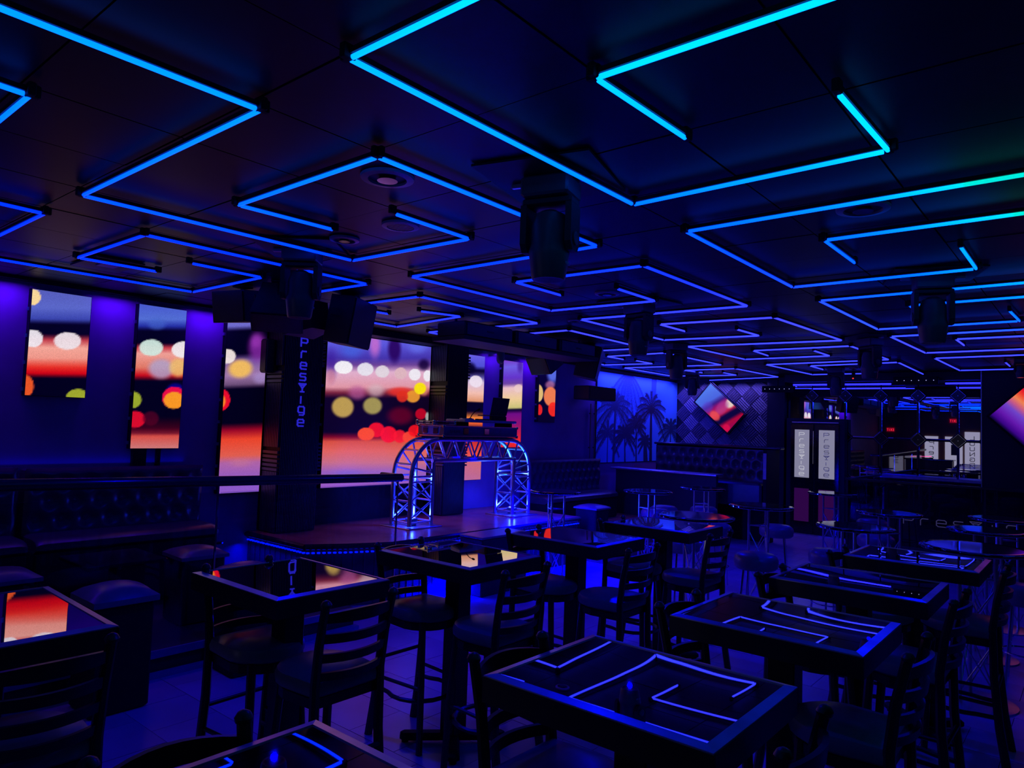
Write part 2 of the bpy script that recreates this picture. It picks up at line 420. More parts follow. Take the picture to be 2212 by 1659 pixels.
MB().bbox(-.17, .17, -.38, .38, 0, .60, .012).build('body', M['speaker'], t)
MB().bbox(-.175, .175, -.385, .385, .60, .625, .006).build('lid', M['seat'], t)
t = thing('bench_platform', 'low dark platform carrying the second tufted sofa beyond the stage', 'platform')
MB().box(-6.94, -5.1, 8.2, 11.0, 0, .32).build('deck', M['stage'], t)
MB().box(-5.1, -5.08, 8.2, 11.0, .29, .325).build('nosing', M['nosing'], t)

# ------------------------------------------------------------ LED picture screens
def S(t): t = np.clip(t, 0, 1); return t*t*(3-2*t)
def stops(py, st):
    ys = np.array([s[0] for s in st], float); cs = np.array([s[1] for s in st], float)
    return np.stack([np.interp(py, ys, cs[:, k]) for k in range(3)], -1)
def paint(px, py, bg, discs, blobs=()):
    c = stops(py, bg)
    for (x, y, rx, ry, colr, a, soft) in list(blobs)+list(discs):
        d = np.sqrt(((px-x)/rx)**2+((py-y)/ry)**2)
        k = a*(1-S((d-1+soft)/(soft+1e-6))) if soft > 0 else a*(d < 1)
        c = c*(1-k[..., None])+np.array(colr, float)*k[..., None]
    return (np.clip(c, 0, 255)/255)**2.2
W1 = (240, 232, 240)
DK = (8, 2, 26)
def disc(x, y, rx, ry, c, a=.95, s=.12): return (x, y, rx, ry, c, a, s)
PIC = {}
PIC[1] = ([(625, (86, 92, 185)), (665, (92, 104, 200)), (690, (60, 70, 170)), (702, DK), (722, DK), (735, (190, 60, 70)), (752, (245, 165, 150)), (775, (240, 150, 135)), (795, (230, 50, 35)), (808, (205, 10, 12)), (818, DK), (860, DK)],
 [disc(64, 643, 18, 19, (250, 215, 150), 1, .1), disc(66, 733, 22, 20, W1), disc(139, 737, 31, 20, (238, 225, 232)), disc(50, 836, 20, 26, (245, 90, 35)), disc(163, 859, 27, 19, (165, 175, 45))],
 [disc(150, 712, 60, 14, (10, 4, 30), .8, .6)])
PIC[2] = ([(655, (72, 88, 205)), (690, (84, 110, 210)), (705, (40, 50, 160)), (716, DK), (742, DK), (752, (200, 60, 70)), (765, (240, 160, 150)), (795, (225, 120, 100)), (812, (200, 20, 25)), (824, DK), (900, DK), (925, (60, 4, 24)), (937, (120, 30, 45)), (943, (215, 80, 70)), (969, (205, 120, 120))],
 [disc(318, 752, 27, 19, (208, 232, 222)), disc(389, 756, 28, 19, (242, 236, 240)), disc(372, 845, 25, 20, (20, 10, 150), .8, .4), disc(369, 860, 27, 24, (235, 20, 70), 1, .05), disc(369, 866, 24, 19, (250, 150, 35), 1, .1), disc(279, 865, 20, 19, (160, 175, 45)), disc(284, 907, 24, 19, (225, 20, 45)), disc(318, 905, 20, 18, (90, 4, 34), .7, .3)],
 [disc(340, 798, 36, 28, (175, 160, 200), .85, .5), disc(378, 795, 26, 26, (238, 190, 110), .85, .5), disc(330, 700, 26, 18, (70, 100, 200), .6, .6)])
PIC[3] = ([(682, (120, 122, 215)), (705, (110, 105, 200)), (716, DK), (765, DK), (780, (120, 90, 160)), (812, (160, 120, 170)), (832, (110, 80, 120)), (842, DK), (915, DK), (930, (150, 14, 40)), (950, (235, 70, 45)), (985, (225, 95, 80)), (1000, (175, 100, 165)), (1040, (140, 90, 200))],
 [disc(481, 770, 20, 17, (245, 230, 225)), disc(469, 864, 19, 24, (235, 20, 45), 1, .06), disc(463, 867, 16, 18, (250, 130, 40), 1, .15)],
 [disc(548, 752, 30, 46, (130, 45, 160), .85, .7), disc(545, 740, 18, 22, (160, 60, 185), .6, .8), disc(510, 798, 34, 26, (240, 185, 95), 1, .5), disc(556, 820, 26, 18, (165, 140, 205), .7, .7), disc(510, 1000, 36, 14, (205, 120, 140), .4, .8)])
PIC['main'] = ([(715, (110, 95, 220)), (745, (92, 88, 220)), (775, (70, 55, 170)), (790, (110, 70, 150)), (805, (225, 175, 205)), (838, (225, 150, 165)), (850, (120, 40, 60)), (862, (22, 8, 38)), (935, (18, 5, 30)), (945, (120, 14, 30)), (955, (215, 80, 60)), (975, (225, 100, 90)), (1000, (200, 110, 130)), (1020, (150, 95, 185)), (1050, (150, 90, 190))],
 [disc(729, 795, 19, 15, (248, 246, 250)), disc(773, 799, 18, 15, (232, 228, 240)), disc(809, 804, 16, 14, (226, 214, 224)), disc(850, 808, 15, 13.5, (222, 180, 190)), disc(883, 811, 15, 13.5, (240, 236, 245)), disc(914, 814, 11, 13, (242, 238, 246)),
  disc(879, 858, 19, 15, (235, 150, 50), .95, .25), disc(854, 858, 15, 14, (225, 50, 30), .9, .25), disc(896, 841, 16, 14, (250, 225, 20), 1, .2),
  disc(727, 881, 25, 26, (205, 170, 85), .9, .3), disc(788, 878, 24, 22, (185, 170, 90), .85, .35), disc(898, 896, 15, 13, (190, 12, 40), .95, .2), disc(914, 902, 6, 12, (190, 200, 190), .8, .4),
  disc(796, 930, 19, 17, (245, 22, 30), .95, .15), disc(774, 939, 19, 15, (250, 75, 35), 1, .15), disc(823, 940, 20, 19, (250, 24, 40), .95, .15), disc(848, 944, 16, 15, (250, 30, 45), .9, .15), disc(870, 946, 17, 14, (250, 70, 50), .95, .2), disc(884, 932, 18, 14, (245, 25, 30), .9, .2), disc(903, 934, 18, 16, (250, 24, 28), .95, .15)],
 [disc(793, 745, 18, 42, (205, 110, 205), .8, .8), disc(836, 755, 20, 40, (45, 14, 95), .95, .6), disc(745, 756, 34, 28, (70, 100, 225), .7, .8), disc(705, 790, 16, 50, (60, 30, 150), .6, .8), disc(890, 750, 34, 22, (100, 110, 235), .8, .8), disc(850, 848, 40, 14, (235, 50, 40), .85, .6),
  disc(756, 850, 26, 22, (180, 90, 150), .7, .7), disc(795, 845, 26, 20, (210, 180, 190), .7, .7), disc(905, 845, 16, 16, (240, 150, 120), .7, .6), disc(850, 900, 40, 26, (95, 5, 35), .9, .6), disc(740, 1025, 50, 14, (120, 95, 190), .6, .8), disc(704, 815, 12, 22, (225, 140, 150), .6, .6), disc(905, 790, 20, 18, (20, 6, 50), .8, .7)])
PIC[4] = ([(755, (112, 100, 240)), (790, (80, 80, 210)), (800, DK), (815, (90, 80, 160)), (826, (215, 190, 220)), (850, (245, 190, 175)), (868, (225, 150, 110)), (871, DK), (890, DK), (905, (240, 130, 50)), (918, (230, 90, 40)), (930, DK), (960, (200, 50, 30)), (985, (235, 80, 50)), (1000, (205, 105, 110)), (1045, (185, 105, 150))],
 [disc(1022, 824, 14, 14, (240, 225, 240))], [disc(1010, 795, 16, 18, DK, .9, .7)])
PIC[5] = ([(772, (120, 50, 190)), (790, (110, 95, 225)), (812, (100, 55, 200)), (824, (110, 70, 160)), (832, (235, 190, 200)), (855, (240, 205, 150)), (872, (205, 195, 120)), (876, (10, 4, 40)), (884, (110, 20, 130)), (905, (140, 24, 110)), (935, (230, 40, 40))],
 [disc(1111, 834, 11, 9, (240, 205, 200), .8, .2)], [disc(1115, 790, 10, 20, (60, 20, 130), .6, .8)])
PIC[6] = ([(795, (14, 4, 50)), (910, (10, 2, 36))],
 [disc(1154, 850, 11, 20, (235, 195, 120)), disc(1181, 857, 17, 23, (250, 130, 80), .95, .2), disc(1187, 884, 12, 16, (250, 45, 30), .95, .1), disc(1156, 886, 7, 12, (240, 40, 35), .95, .1)],
 [disc(1186, 805, 18, 32, (90, 110, 235), .95, .6), disc(1180, 832, 15, 12, (200, 120, 170), .7, .6)])
def screen(pic, y0, y1, z0, z1, pxbox, label, cell=.012):
    """pxbox = picture-space corners TL, TR, BR, BL of the painted content"""
    t = thing('led_screen', label, 'screen', (XL, (y0+y1)/2, z0), 0, 'LED screens on the left wall')
    ym = (y0+y1)/2; hw = (y1-y0)/2; h = z1-z0
    MB().box(.004, .075, -hw, hw, 0, h).build('cabinet', M['black'], t)
    ny = int(2*hw/cell)+2; nz = int(h/cell)+2
    s = np.linspace(0, 1, ny); r = np.linspace(0, 1, nz)
    SS, RR = np.meshgrid(s, r)
    (tl, tr, br, bl) = [np.array(p, float) for p in pxbox]
    P = (tl*(1-SS[..., None])+tr*SS[..., None])*RR[..., None]+(bl*(1-SS[..., None])+br*SS[..., None])*(1-RR[..., None])
    C = paint(P[..., 0], P[..., 1], *pic).reshape(-1, 3)
    V = np.stack([np.full(SS.size, .078), (-hw+.004+(2*hw-.008)*SS).ravel(), (.004+(h-.008)*RR).ravel()], -1)
    grid_mesh('display', V, ny, nz, C, M['screen'], t)
    mb = MB()
    for k in range(int(h/.225)+1):
        z = .04+k*.225
        if z < h-.03: mb.box(.02, .05, -hw-.018, -hw, z, z+.03)
    tag(mb.build('edge_clips', M['metal'], t), kind='stuff')
    return t
def grid_mesh(name, V, nx, ny, C, m_, parent):
    idx = np.arange(nx*ny).reshape(ny, nx)
    F = np.stack([idx[:-1, :-1], idx[:-1, 1:], idx[1:, 1:], idx[1:, :-1]], -1).reshape(-1, 4)
    me = bpy.data.meshes.new(name); me.from_pydata(V.tolist(), [], F.tolist())
    a = me.color_attributes.new('Col', 'FLOAT_COLOR', 'POINT')
    a.data.foreach_set('color', np.concatenate([C, np.ones((len(C), 1))], 1).astype(np.float32).ravel())
    me.materials.append(m_)
    o = bpy.data.objects.new(name, me); col.objects.link(o); o.parent = parent
    return o
screen(PIC[1], 1.905, 2.365, 1.925, 2.825, [(65, 625), (190, 641), (179, 860), (51, 855)], 'shortest LED screen at far left, white bokeh discs over a red band')
screen(PIC[2], 2.765, 3.215, 1.480, 2.83, [(293, 657), (396, 671), (380, 969), (275, 969)], 'narrow LED screen with an orange and a red disc, second from left')
screen(PIC[3], 3.635, 4.095, 1.02, 2.825, [(484, 685), (572, 702), (551, 1063), (461, 1065)], 'tall narrow LED screen directly left of the lettered pillar')
screen(PIC['main'], 4.86, 6.51, 1.02, 2.825, [(700, 719), (923, 752), (911, 1042), (683, 1054)], 'wide LED wall behind the stage between the two pillars', .0125)
screen(PIC[4], 7.14, 7.585, 1.02, 2.80, [(998, 764), (1040, 768), (1034, 1040), (992, 1043)], 'tall LED screen half hidden by the right pillar, behind the arch')
screen(PIC[5], 8.00, 8.47, 1.48, 2.79, [(1079, 776), (1122, 784), (1116, 950), (1072, 950)], 'LED screen behind the open laptop, purple over cream')
screen(PIC[6], 8.885, 9.335, 1.88, 2.75, [(1157, 795), (1194, 800), (1190, 912), (1153, 912)], 'small LED screen right of the laptop with orange disc')
for ya, yb in ((1.905, 2.365), (2.765, 3.215), (3.635, 4.095), (8.0, 8.47)):
    struct(MB().box(-6.945, -6.93, ya, yb, 2.832, 2.884).build('trim_8', M['wall']))
# support posts under the second screen
for y in (2.80, 3.02):
    MB().box(-6.93, -6.88, y, y+(.12 if y < 3 else .03), 1.30, 1.478).build('screen_post', M['black'], bpy.data.objects['led_screen.001']).matrix_parent_inverse = bpy.data.objects['led_screen.001'].matrix_world.inverted()
bpy.context.view_layer.update()
for o in bpy.data.objects:
    if o.name.startswith('screen_post'): o.matrix_parent_inverse = Matrix.Translation(-Vector(o.parent.location))

# ------------------------------------------------------------ pillars with fluted cladding
def pillar(y0, y1, label, sign):
    t = thing('pillar', label, 'pillar', (0, 0, 0), 0)
    xf = -6.58
    MB().box(XL+.005, xf, y0+.02, y1-.02, .615, 2.90).build('core', M['black'], t)
    mb = MB()
    # flutes on the face towards the camera: vertical, with two blocks of horizontal ribs
    for (za, zb, hor) in ((.62, 1.25, 0), (1.25, 1.5, 1), (1.5, 2.18, 0), (2.18, 2.36, 1), (2.36, 2.88, 0)):
        if hor:
            n = int((zb-za)/.045)
            for k in range(n): mb.box(XL+.08, xf, y0-.005, y0+.025, za+k*.045+.006, za+k*.045+.034)
        else:
            n = 9
            for k in range(n):
                x = XL+.09+k*(xf-XL-.09)/n; mb.box(x, x+.022, y0-.002, y0+.025, za+.004, zb-.004)
    tag(mb.build('side_flutes', M['stageface'], t), kind='stuff')
    mb = MB(); n = 24
    for k in range(n):
        y = y0+.02+k*(y1-y0-.04)/n; mb.box(xf-.01, xf+.008, y+.003, y+(y1-y0-.04)/n-.004, .63, 2.88)
    tag(mb.build('front_flutes', M['speaker'], t), kind='stuff')
    mb = MB()
    for zb in (1.25, 2.42):
        for k in range(8): mb.box(xf-.05, xf+.004, y1-.02, y1+.02, zb+k*.04, zb+k*.04+.02)
    tag(mb.build('edge_notches', M['speaker'], t), kind='stuff')
    return t
pillar(4.11, 4.62, 'fluted black pillar carrying the blue vertical lettering', True)
pillar(6.52, 6.95, 'fluted black pillar between the wide LED wall and the arch', False)
sg = thing('pillar_sign', 'blue vertical letter sign with a cocktail glass on the left pillar', 'sign', (-6.565, 4.33, 1.7))
zz = 2.585
for i, ch in enumerate('PresYige'):
    letter(ch, .082 if ch != 'i' else .06, .085, .016, (0.0, -.02-(i*.0), zz-1.7-i*.122), (0, 1, 0), (0, 0, 1), M['letterblue'], sg)
t = thing('pillar_speaker', 'slim dark column speaker hung high on the left pillar side', 'speaker', (-6.78, 4.05, 2.28))
MB().bbox(-.05, .07, -.05, .05, 0, .36, .01).build('body', M['speaker'], t)
MB().box(-.04, .06, -.056, -.05, .02, .34).build('grille', M['grille'], t)

# ------------------------------------------------------------ sofas
def sofa(y0, y1, zb, ztop, zseat, label, depth=.42, xb=-6.94, rows=2, pitch=.19):
    t = thing('tufted_sofa', label, 'sofa', (xb, (y0+y1)/2, zb), 0)
    hw = (y1-y0)/2-.008; h = ztop-zb; hs = zseat-zb
    MB().bbox(.14, depth+.12, -hw, hw, 0, hs-.12, .01).build('base', M['black'], t)
    # seat with a rounded front edge
    prof = [(.14, hs-.12), (depth+.10, hs-.12), (depth+.15, hs-.09), (depth+.15, hs-.04), (depth+.11, hs-.01), (depth+.04, hs), (.14, hs)]
    ys = [-hw, -hw+.02, -hw+.06, 0, hw-.06, hw-.02, hw]; ins = [.02, .006, 0, 0, 0, .006, .02]
    vs = []; n = len(prof)
    for y, q in zip(ys, ins):
        for x, z in prof: vs.append((x-(q if x > .2 else 0), y, z-(q if z > hs-.05 else 0)))
    fs = [(i*n+k, i*n+(k+1) % n, (i+1)*n+(k+1) % n, (i+1)*n+k) for i in range(len(ys)-1) for k in range(n)]
    fs += [tuple(range(n)), tuple((len(ys)-1)*n+k for k in range(n))]
    MB().add(vs, fs).build('seat', M['leather'], t, True)
    # tufted backrest: displaced grid
    nx = int(2*hw/.02)+2; z0 = hs-.02; nz = int((h-z0)/.02)+2
    yy, zz_ = np.meshgrid(np.linspace(-hw, hw, nx), np.linspace(z0, h, nz))
    d = np.full(yy.shape, 9.)
    btn = []
    r_ = 0; z = z0+.12
    while z < h-.05:
        y = -hw+.09+(pitch/2 if r_ % 2 else 0)
        while y < hw-.05:
            btn.append((y, z)); y += pitch
        z += .15; r_ += 1
    for (by, bz) in btn: d = np.minimum(d, np.sqrt((yy-by)**2+(zz_-bz)**2))
    edge = np.minimum(np.minimum(yy+hw, hw-yy), h-zz_)
    dep = .16+.045*S(d/.10)-.03*(1-S(edge/.04))
    V = np.stack([dep.ravel(), yy.ravel(), zz_.ravel()], -1)
    idx = np.arange(nx*nz).reshape(nz, nx)
    F = np.stack([idx[:-1, :-1], idx[:-1, 1:], idx[1:, 1:], idx[1:, :-1]], -1).reshape(-1, 4)
    me = bpy.data.meshes.new('backrest'); me.from_pydata(V.tolist(), [], F.tolist())
    me.polygons.foreach_set('use_smooth', [True]*len(me.polygons)); me.materials.append(M['leather'])
    bo = bpy.data.objects.new('backrest', me); col.objects.link(bo); bo.parent = t
    MB().bbox(.01, .17, -hw, hw, 0, h-.005, .012).build('back_frame', M['leather'], t)
    bp = None
    for (by, bz) in btn[:300]:
        if bp is None: bp = MB().lathe([(.004, .004), (.012, .002), (.014, -.004)], 8, R=Matrix.Rotation(PI/2, 3, 'Y')).build('button', M['leather'], t); q = bp
        else: q = bp.copy(); col.objects.link(q); q.parent = t
        q.location = (.168, by, bz)
    return t
sofa(-1.0, 1.88, .17, 1.335, .80, 'tufted dark sofa section cut off by the left frame edge')
sofa(1.92, 3.42, .17, 1.325, .80, 'long tufted dark sofa under the first two LED screens')
sofa(8.55, 10.58, .325, 1.285, .76, 'tufted sofa against the wall right of the arch', pitch=.155)
t = thing('sofa_light', 'tiny blue light at the end of the left sofa', 'light', (-6.43, 3.442, .60))
MB().bbox(-.02, .02, -.03, .03, 0, .02, .004).build('housing', M['black'], t); MB().box(-.015, .02, .02, .032, .004, .016).build('lens', M['striped'], t)

# square pouffes
def pouf_proto(label, loc, zb, s=.19, h=.58):
    t = thing('pouf', label, 'pouf', (loc[0], loc[1], zb), 0, 'square upholstered poufs')
    MB().bbox(-s+.02, s-.02, -s+.02, s-.02, 0, h-.07, .015).build('base', M['black'], t)
    n = 9; vs = []; fs = []
    for j in range(n):
        for i in range(n):
            u = -1+2*i/(n-1); v = -1+2*j/(n-1)
            z = h-.035+.045*(1-u**2)*(1-v**2)-.03*max(abs(u), abs(v))**8
            vs.append((u*s, v*s, z))
    for j in range(n-1):
        for i in range(n-1): fs.append((j*n+i, j*n+i+1, (j+1)*n+i+1, (j+1)*n+i))
    k = len(vs); ring = [i for i in range(n)]+[j*n+n-1 for j in range(1, n)]+[(n-1)*n+i for i in range(n-2, -1, -1)]+[j*n for j in range(n-2, 0, -1)]
    for i in ring: vs.append((vs[i][0], vs[i][1], h-.10))
    for a in range(len(ring)):
        b = (a+1) % len(ring); fs.append((ring[a], ring[b], k+b, k+a))
    fs.append(tuple(k+a for a in range(len(ring))))
    MB().add(vs, fs).build('cushion', M['seat'], t, True)
    return t
pp = pouf_proto('square pouf with pinkish sheen behind the rail, left of the nearest square table', (-4.72-.02, 1.88), .0, h=.75)
ptree = tree_of(pp)
for x, y, zb, lb in ((-5.66, 2.84, .172, 'square pouf beside the end of the left sofa'), (-5.62, 1.50, .172, 'square pouf cut off by the left frame edge'),
                     (-4.79, 2.80, .0, 'square pouf seen above the mirrored table with the lit corner'), (-5.50, 8.42, .321, 'tall looking dark pouf right of the arch foot')):
    o = dup(pp, (x, y, zb), random.uniform(-.1, .1), lb, 'square upholstered poufs', ptree); o.scale = (1, 1, (.75-zb)/.75)
# low tables of the lounge
for x, y, lb in ((-5.75, 2.25, 'low dark lounge table before the left sofa'),):
    t = thing('low_table', lb, 'table', (x, y, .17))
    MB().bbox(-.28, .28, -.28, .28, .52, .55, .006).build('tabletop', M['gloss'], t)
    MB().tube([(0, 0, .02), (0, 0, .52)], .03, 10).build('column', M['black'], t)
    MB().lathe([(.18, 0), (.18, .01), (.04, .025)], 20).build('base', M['black'], t)

# ------------------------------------------------------------ truss arch with DJ equipment
tr = thing('truss_arch', 'aluminium truss arch lit blue standing on the stage front', 'truss arch', (-6.17, 6.55, .61))
Y1, Y2 = -1.08, 1.08; WX = .15; LW = .34
ZT = 1.01   # top relative
def arch_path(y_out, sgn, n=10):
    # outer chord: vertical leg, quarter curve, flat top to the middle
    pts = [(y_out, .02), (y_out, .57)]
    R = .44
    for k in range(1, n+1):
        a = PI/2*k/n; pts.append((y_out - sgn*(-1)*(R-R*math.cos(a)) if False else y_out+(R-R*math.cos(a))*(-sgn), .57+R*math.sin(a)))
    return pts
for sx in (-WX, WX):
    left = arch_path(Y1, -1); right = arch_path(Y2, 1)
    L = [(sx, y, z) for y, z in left]+[(sx, y, z) for y, z in reversed(right)]
    MB().tube(L, .026, 10).build('outer_chord', M['metal'], tr, True)
    MB().tube([(sx, Y1+LW, .02), (sx, Y1+LW, .76)], .024, 8).build('inner_chord', M['metal'], tr, True)
    MB().tube([(sx, Y2-LW, .02), (sx, Y2-LW, .76)], .024, 8).build('inner_chord', M['metal'], tr, True)
    MB().tube([(sx, Y1+LW-.02, .76), (sx, Y2-LW+.02, .76)], .024, 8).build('lower_chord', M['metal'], tr, True)
def brace(a, b, r=.011): MB().tube([a, b], r, 6).build('brace', M['metal'], tr)
for sx in (-WX, WX):
    for ya, yb in ((Y1, Y1+LW), (Y2-LW, Y2)):
        brace((sx, ya, .06), (sx, yb, .06)); brace((sx, ya, .52), (sx, yb, .52)); brace((sx, ya, .58), (sx, yb, .58))
        brace((sx, ya, .10), (sx, yb, .30)); brace((sx, yb, .10), (sx, ya, .30)); brace((sx, ya, .30), (sx, yb, .50)); brace((sx, yb, .30), (sx, ya, .50))
    # top band zigzag
    n = 10; y0 = Y1+.44; y1 = Y2-.44
    for k in range(n):
        ya = y0+(y1-y0)*k/n; yb = y0+(y1-y0)*(k+1)/n
        if k % 2 == 0: brace((sx, ya, ZT), (sx, yb, .76))
        else: brace((sx, ya, .76), (sx, yb, ZT))
    for sg_, Y in ((-1, Y1), (1, Y2)):
        yi = Y-sg_*LW
        for a in (15, 42, 68):
            R = .44; yy = Y-sg_*(R-R*math.cos(math.radians(a))); z_ = .57+R*math.sin(math.radians(a))
            brace((sx, yy, z_), (sx, yi, .62 if a < 60 else .76), .012)
for ya in (Y1, Y1+LW, Y2-LW, Y2):
    for z in (.06, .30, .55): brace((-WX, ya, z), (WX, ya, z))
    brace((-WX, ya, .06), (WX, ya, .30)); brace((WX, ya, .30), (-WX, ya, .55))
for k in range(7):
    y = -.62+k*.2067; brace((-WX, y, ZT), (WX, y, ZT), .010); brace((-WX, y, .76), (WX, y+.1, .76), .010)
for sg_, Y in ((-1, Y1), (1, Y2)):
    for a in (20, 45, 70):
        R = .44; yy = Y-sg_*(R-R*math.cos(math.radians(a))); z_ = .57+R*math.sin(math.radians(a)); brace((-WX, yy, z_), (WX, yy, z_), .012)
for Y in (Y1+LW/2, Y2-LW/2):
    MB().bbox(-WX-.1, WX+.1, -LW/2-.09, LW/2+.09, 0, .012, .004, T=(0, Y, 0)).build('base_plate', M['metal'], tr)
    u = MB().lathe([(.055, .015), (.07, .05), (.07, .09), (.05, .095)], 14, T=(0, Y, 0)).build('uplight_body', M['plastic'], tr)
    MB().lathe([(.045, .096), (.045, .099)], 14, T=(0, Y, 0)).build('uplight_lens', M['whiteled'], u)
MB().bbox(-WX-.12, WX+.12, -.66, .66, ZT+.024, ZT+.032, .002).build('top_board', M['black'], tr)

def flight_case(loc, sx, sy, h, label, words=None):
    t = thing('flight_case', label, 'flight case', loc)
    MB().box(-sx, sx, -sy, sy, .004, h).build('shell', M['case'], t)
    mb = MB()
    for z in (.004, h-.012):
        for a in (-sx-.004, sx-.008): mb.box(a, a+.012, -sy, sy, z, z+.012)
        for a in (-sy-.004, sy-.008): mb.box(-sx, sx, a, a+.012, z, z+.012)
    tag(mb.build('edge_profiles', M['metal'], t), kind='stuff')
    cb = None
    for a in (-1, 1):
        for b in (-1, 1):
            for z in (.014, h-.010):
                if cb is None: cb = MB().lathe([(.006, -.018), (.018, -.012), (.02, 0), (.018, .012), (.006, .018)], 10).build('ball_corner', M['chrome'], t, True); q = cb
                else: q = cb.copy(); col.objects.link(q); q.parent = t
                q.location = (a*(sx-.004), b*(sy-.004), z)
    for y in (-sy*.45, sy*.1):
        MB().bbox(sx+.001, sx+.012, y-.045, y+.045, h*.25, h*.8, .004).build('butterfly_latch', M['chrome'], t)
    for x in (-sx*.4, sx*.4):
        MB().bbox(x-.04, x+.04, -sy-.012, -sy-.001, h*.25, h*.8, .004).build('side_latch', M['chrome'], t)
    if words:
        g = MB()
        for i, ch in enumerate(words): letter(ch, .028, .03, .005, (sx+.002, -sy*.85+i*.04, h*.38), (0, 1, 0), (0, 0, 1), None, None, .002, g)
        g.build('case_lettering', M['plastic'], t)
    return t
flight_case((-6.17, 6.57, 1.652), .22, .68, .135, 'wide flight case lying on the truss arch', 'SHURE')
flight_case((-6.22, 6.02, 1.79), .15, .18, .05, 'small grey equipment box on the left end of the big case')
t = thing('dj_controller', 'flat blue lit DJ controller on top of the big flight case', 'DJ controller', (-6.17, 6.80, 1.835), 0)
MB().bbox(-.17, .17, -.5, .5, 0, .035, .008).build('body', M['silver'], t)
for y in (-.3, .3): MB().lathe([(.09, .035), (.09, .045), (.085, .05)], 20, T=(0, y, 0)).build('jog_wheel', M['metal'], t, True)
mb = MB()
for i in range(4):
    for j in range(3): mb.box(-.1+j*.08, -.085+j*.08, -.09+i*.06, -.07+i*.06, .035, .05)
tag(mb.build('knobs', M['black'], t), kind='stuff')
for y in (-.42, .42): MB().bbox(-.14, .14, -.02, .02, -.05, 0, .004, T=(0, y, 0)).build('riser', M['black'], t)
t = thing('laptop', 'open laptop with its dark back to the room, on the arch', 'laptop', (-6.05, 6.97, 1.925), 0)
MB().bbox(-.02, .02, -.15, .15, -.055, 0, .004).build('stand', M['black'], t)
MB().bbox(-.22, 0, -.16, .16, 0, .014, .004).build('keyboard_half', M['plastic'], t)
R_ = Matrix.Rotation(math.radians(12), 3, 'Y')
MB().bbox(-.004, .004, -.165, .165, .014, .245, .003, R=R_, T=(.0, 0, 0)).build('lid', M['black'], t)
t = thing('gooseneck_microphone', 'black gooseneck microphone rising left of the laptop', 'microphone', (-6.15, 6.55, 1.872))
MB().lathe([(.03, 0), (.03, .012), (.01, .02)], 14).build('base', M['black'], t)
MB().tube([(0, 0, .02), (0, .03, .06), (0, .08, .10), (0, .13, .125)], .006, 6).build('gooseneck', M['black'], t, True)
MB().lathe([(.004, -.03), (.014, -.015), (.016, .01), (.008, .025)], 10, T=(0, .15, .13), R=Matrix.Rotation(-1.1, 3, 'X')).build('head', M['black'], t, True)

# ------------------------------------------------------------ ceiling LED tubes
KH = 1.045
def gcol(x, y):
    n = min(1, max(0, (4.2-y)/3.2)); r = min(1, max(0, (x+3.9)/3.2))
    g = .24+.50*n*r**.8*(.4 if x < -4 else 1)
    if x > -4.2: g += .10*max(0, min(1, (3.2-y)/1.5))
    e = min(1, max(0, (x+2.0)/1.7))*min(1, max(0, (8.6-y)/2.0)); g += .36*e+.30*max(0, min(1, (x+.9)/.6))*min(1, max(0, (6.5-y)/2))
    g += .10*max(0, min(1, (y-4)/3))*(1-e); g = min(.93, g)
    R = .30*min(1, max(0, (y-2.8)/3.5))*(1-min(1, e*1.6))
    B = 3.6
    if g > .84 and y > 3.1: B = .75+(.93-g)*35
    return (R**2.2, g**2.2, B)
def led_figure(pts, label, zt=2.862):
    P = [Vector((x*KH, y*KH, 0)) for x, y in pts]
    t = thing('led_tube_light', label, 'LED light', (P[0].x, P[0].y, zt), 0, 'angular LED tube lights on the ceiling')
    o0 = P[0]
    for a, b in zip(P[:-1], P[1:]):
        d = (b-a); L = d.length
        if L < .03: continue
        d.normalize(); a2 = a+d*.006-o0; b2 = b-d*.016-o0
        n = max(2, int(L/.15)); m8 = 8; vs = []; fs = []; C = []
        sd = Vector((-d.y, d.x, 0))
        for i in range(n+1):
            p = a2.lerp(b2, i/n); c = gcol(p.x+o0.x, p.y+o0.y)
            for k in range(m8):
                q = 2*PI*(k+.5)/m8
                vs.append(tuple(p+sd*(.0085*math.cos(q))+Vector((0, 0, .0085*math.sin(q))))); C.append(c)
        for i in range(n):
            for k in range(m8):
                j = (k+1) % m8; fs.append((i*m8+k, i*m8+j, (i+1)*m8+j, (i+1)*m8+k))
        fs += [tuple(range(m8-1, -1, -1)), tuple(n*m8+k for k in range(m8))]
        me = bpy.data.meshes.new('tube'); me.from_pydata(vs, [], fs)
        at = me.color_attributes.new('Col', 'FLOAT_COLOR', 'POINT')
        at.data.foreach_set('color', np.array([(*c, 1) for c in C], np.float32).ravel())
        me.materials.append(M['tube'])
        o = bpy.data.objects.new('tube', me); col.objects.link(o); o.parent = t
        # holder profile between tube and ceiling, and end caps
        ang = math.atan2(d.y, d.x); Rz = Matrix.Rotation(ang, 3, 'Z')
        MB().box(0, L-.02, -.010, .010, .009, .026, R=Rz, T=a2).build('holder', M['plate'], t)
        MB().bbox(-.035, .01, -.012, .012, -.004, .040, .003, R=Rz, T=a2).build('end_clip', M['black'], t)
        MB().bbox(-.004, .035, -.012, .012, -.002, .040, .003, R=Rz, T=b2+d*.012).build('end_clip', M['black'], t)
    return t
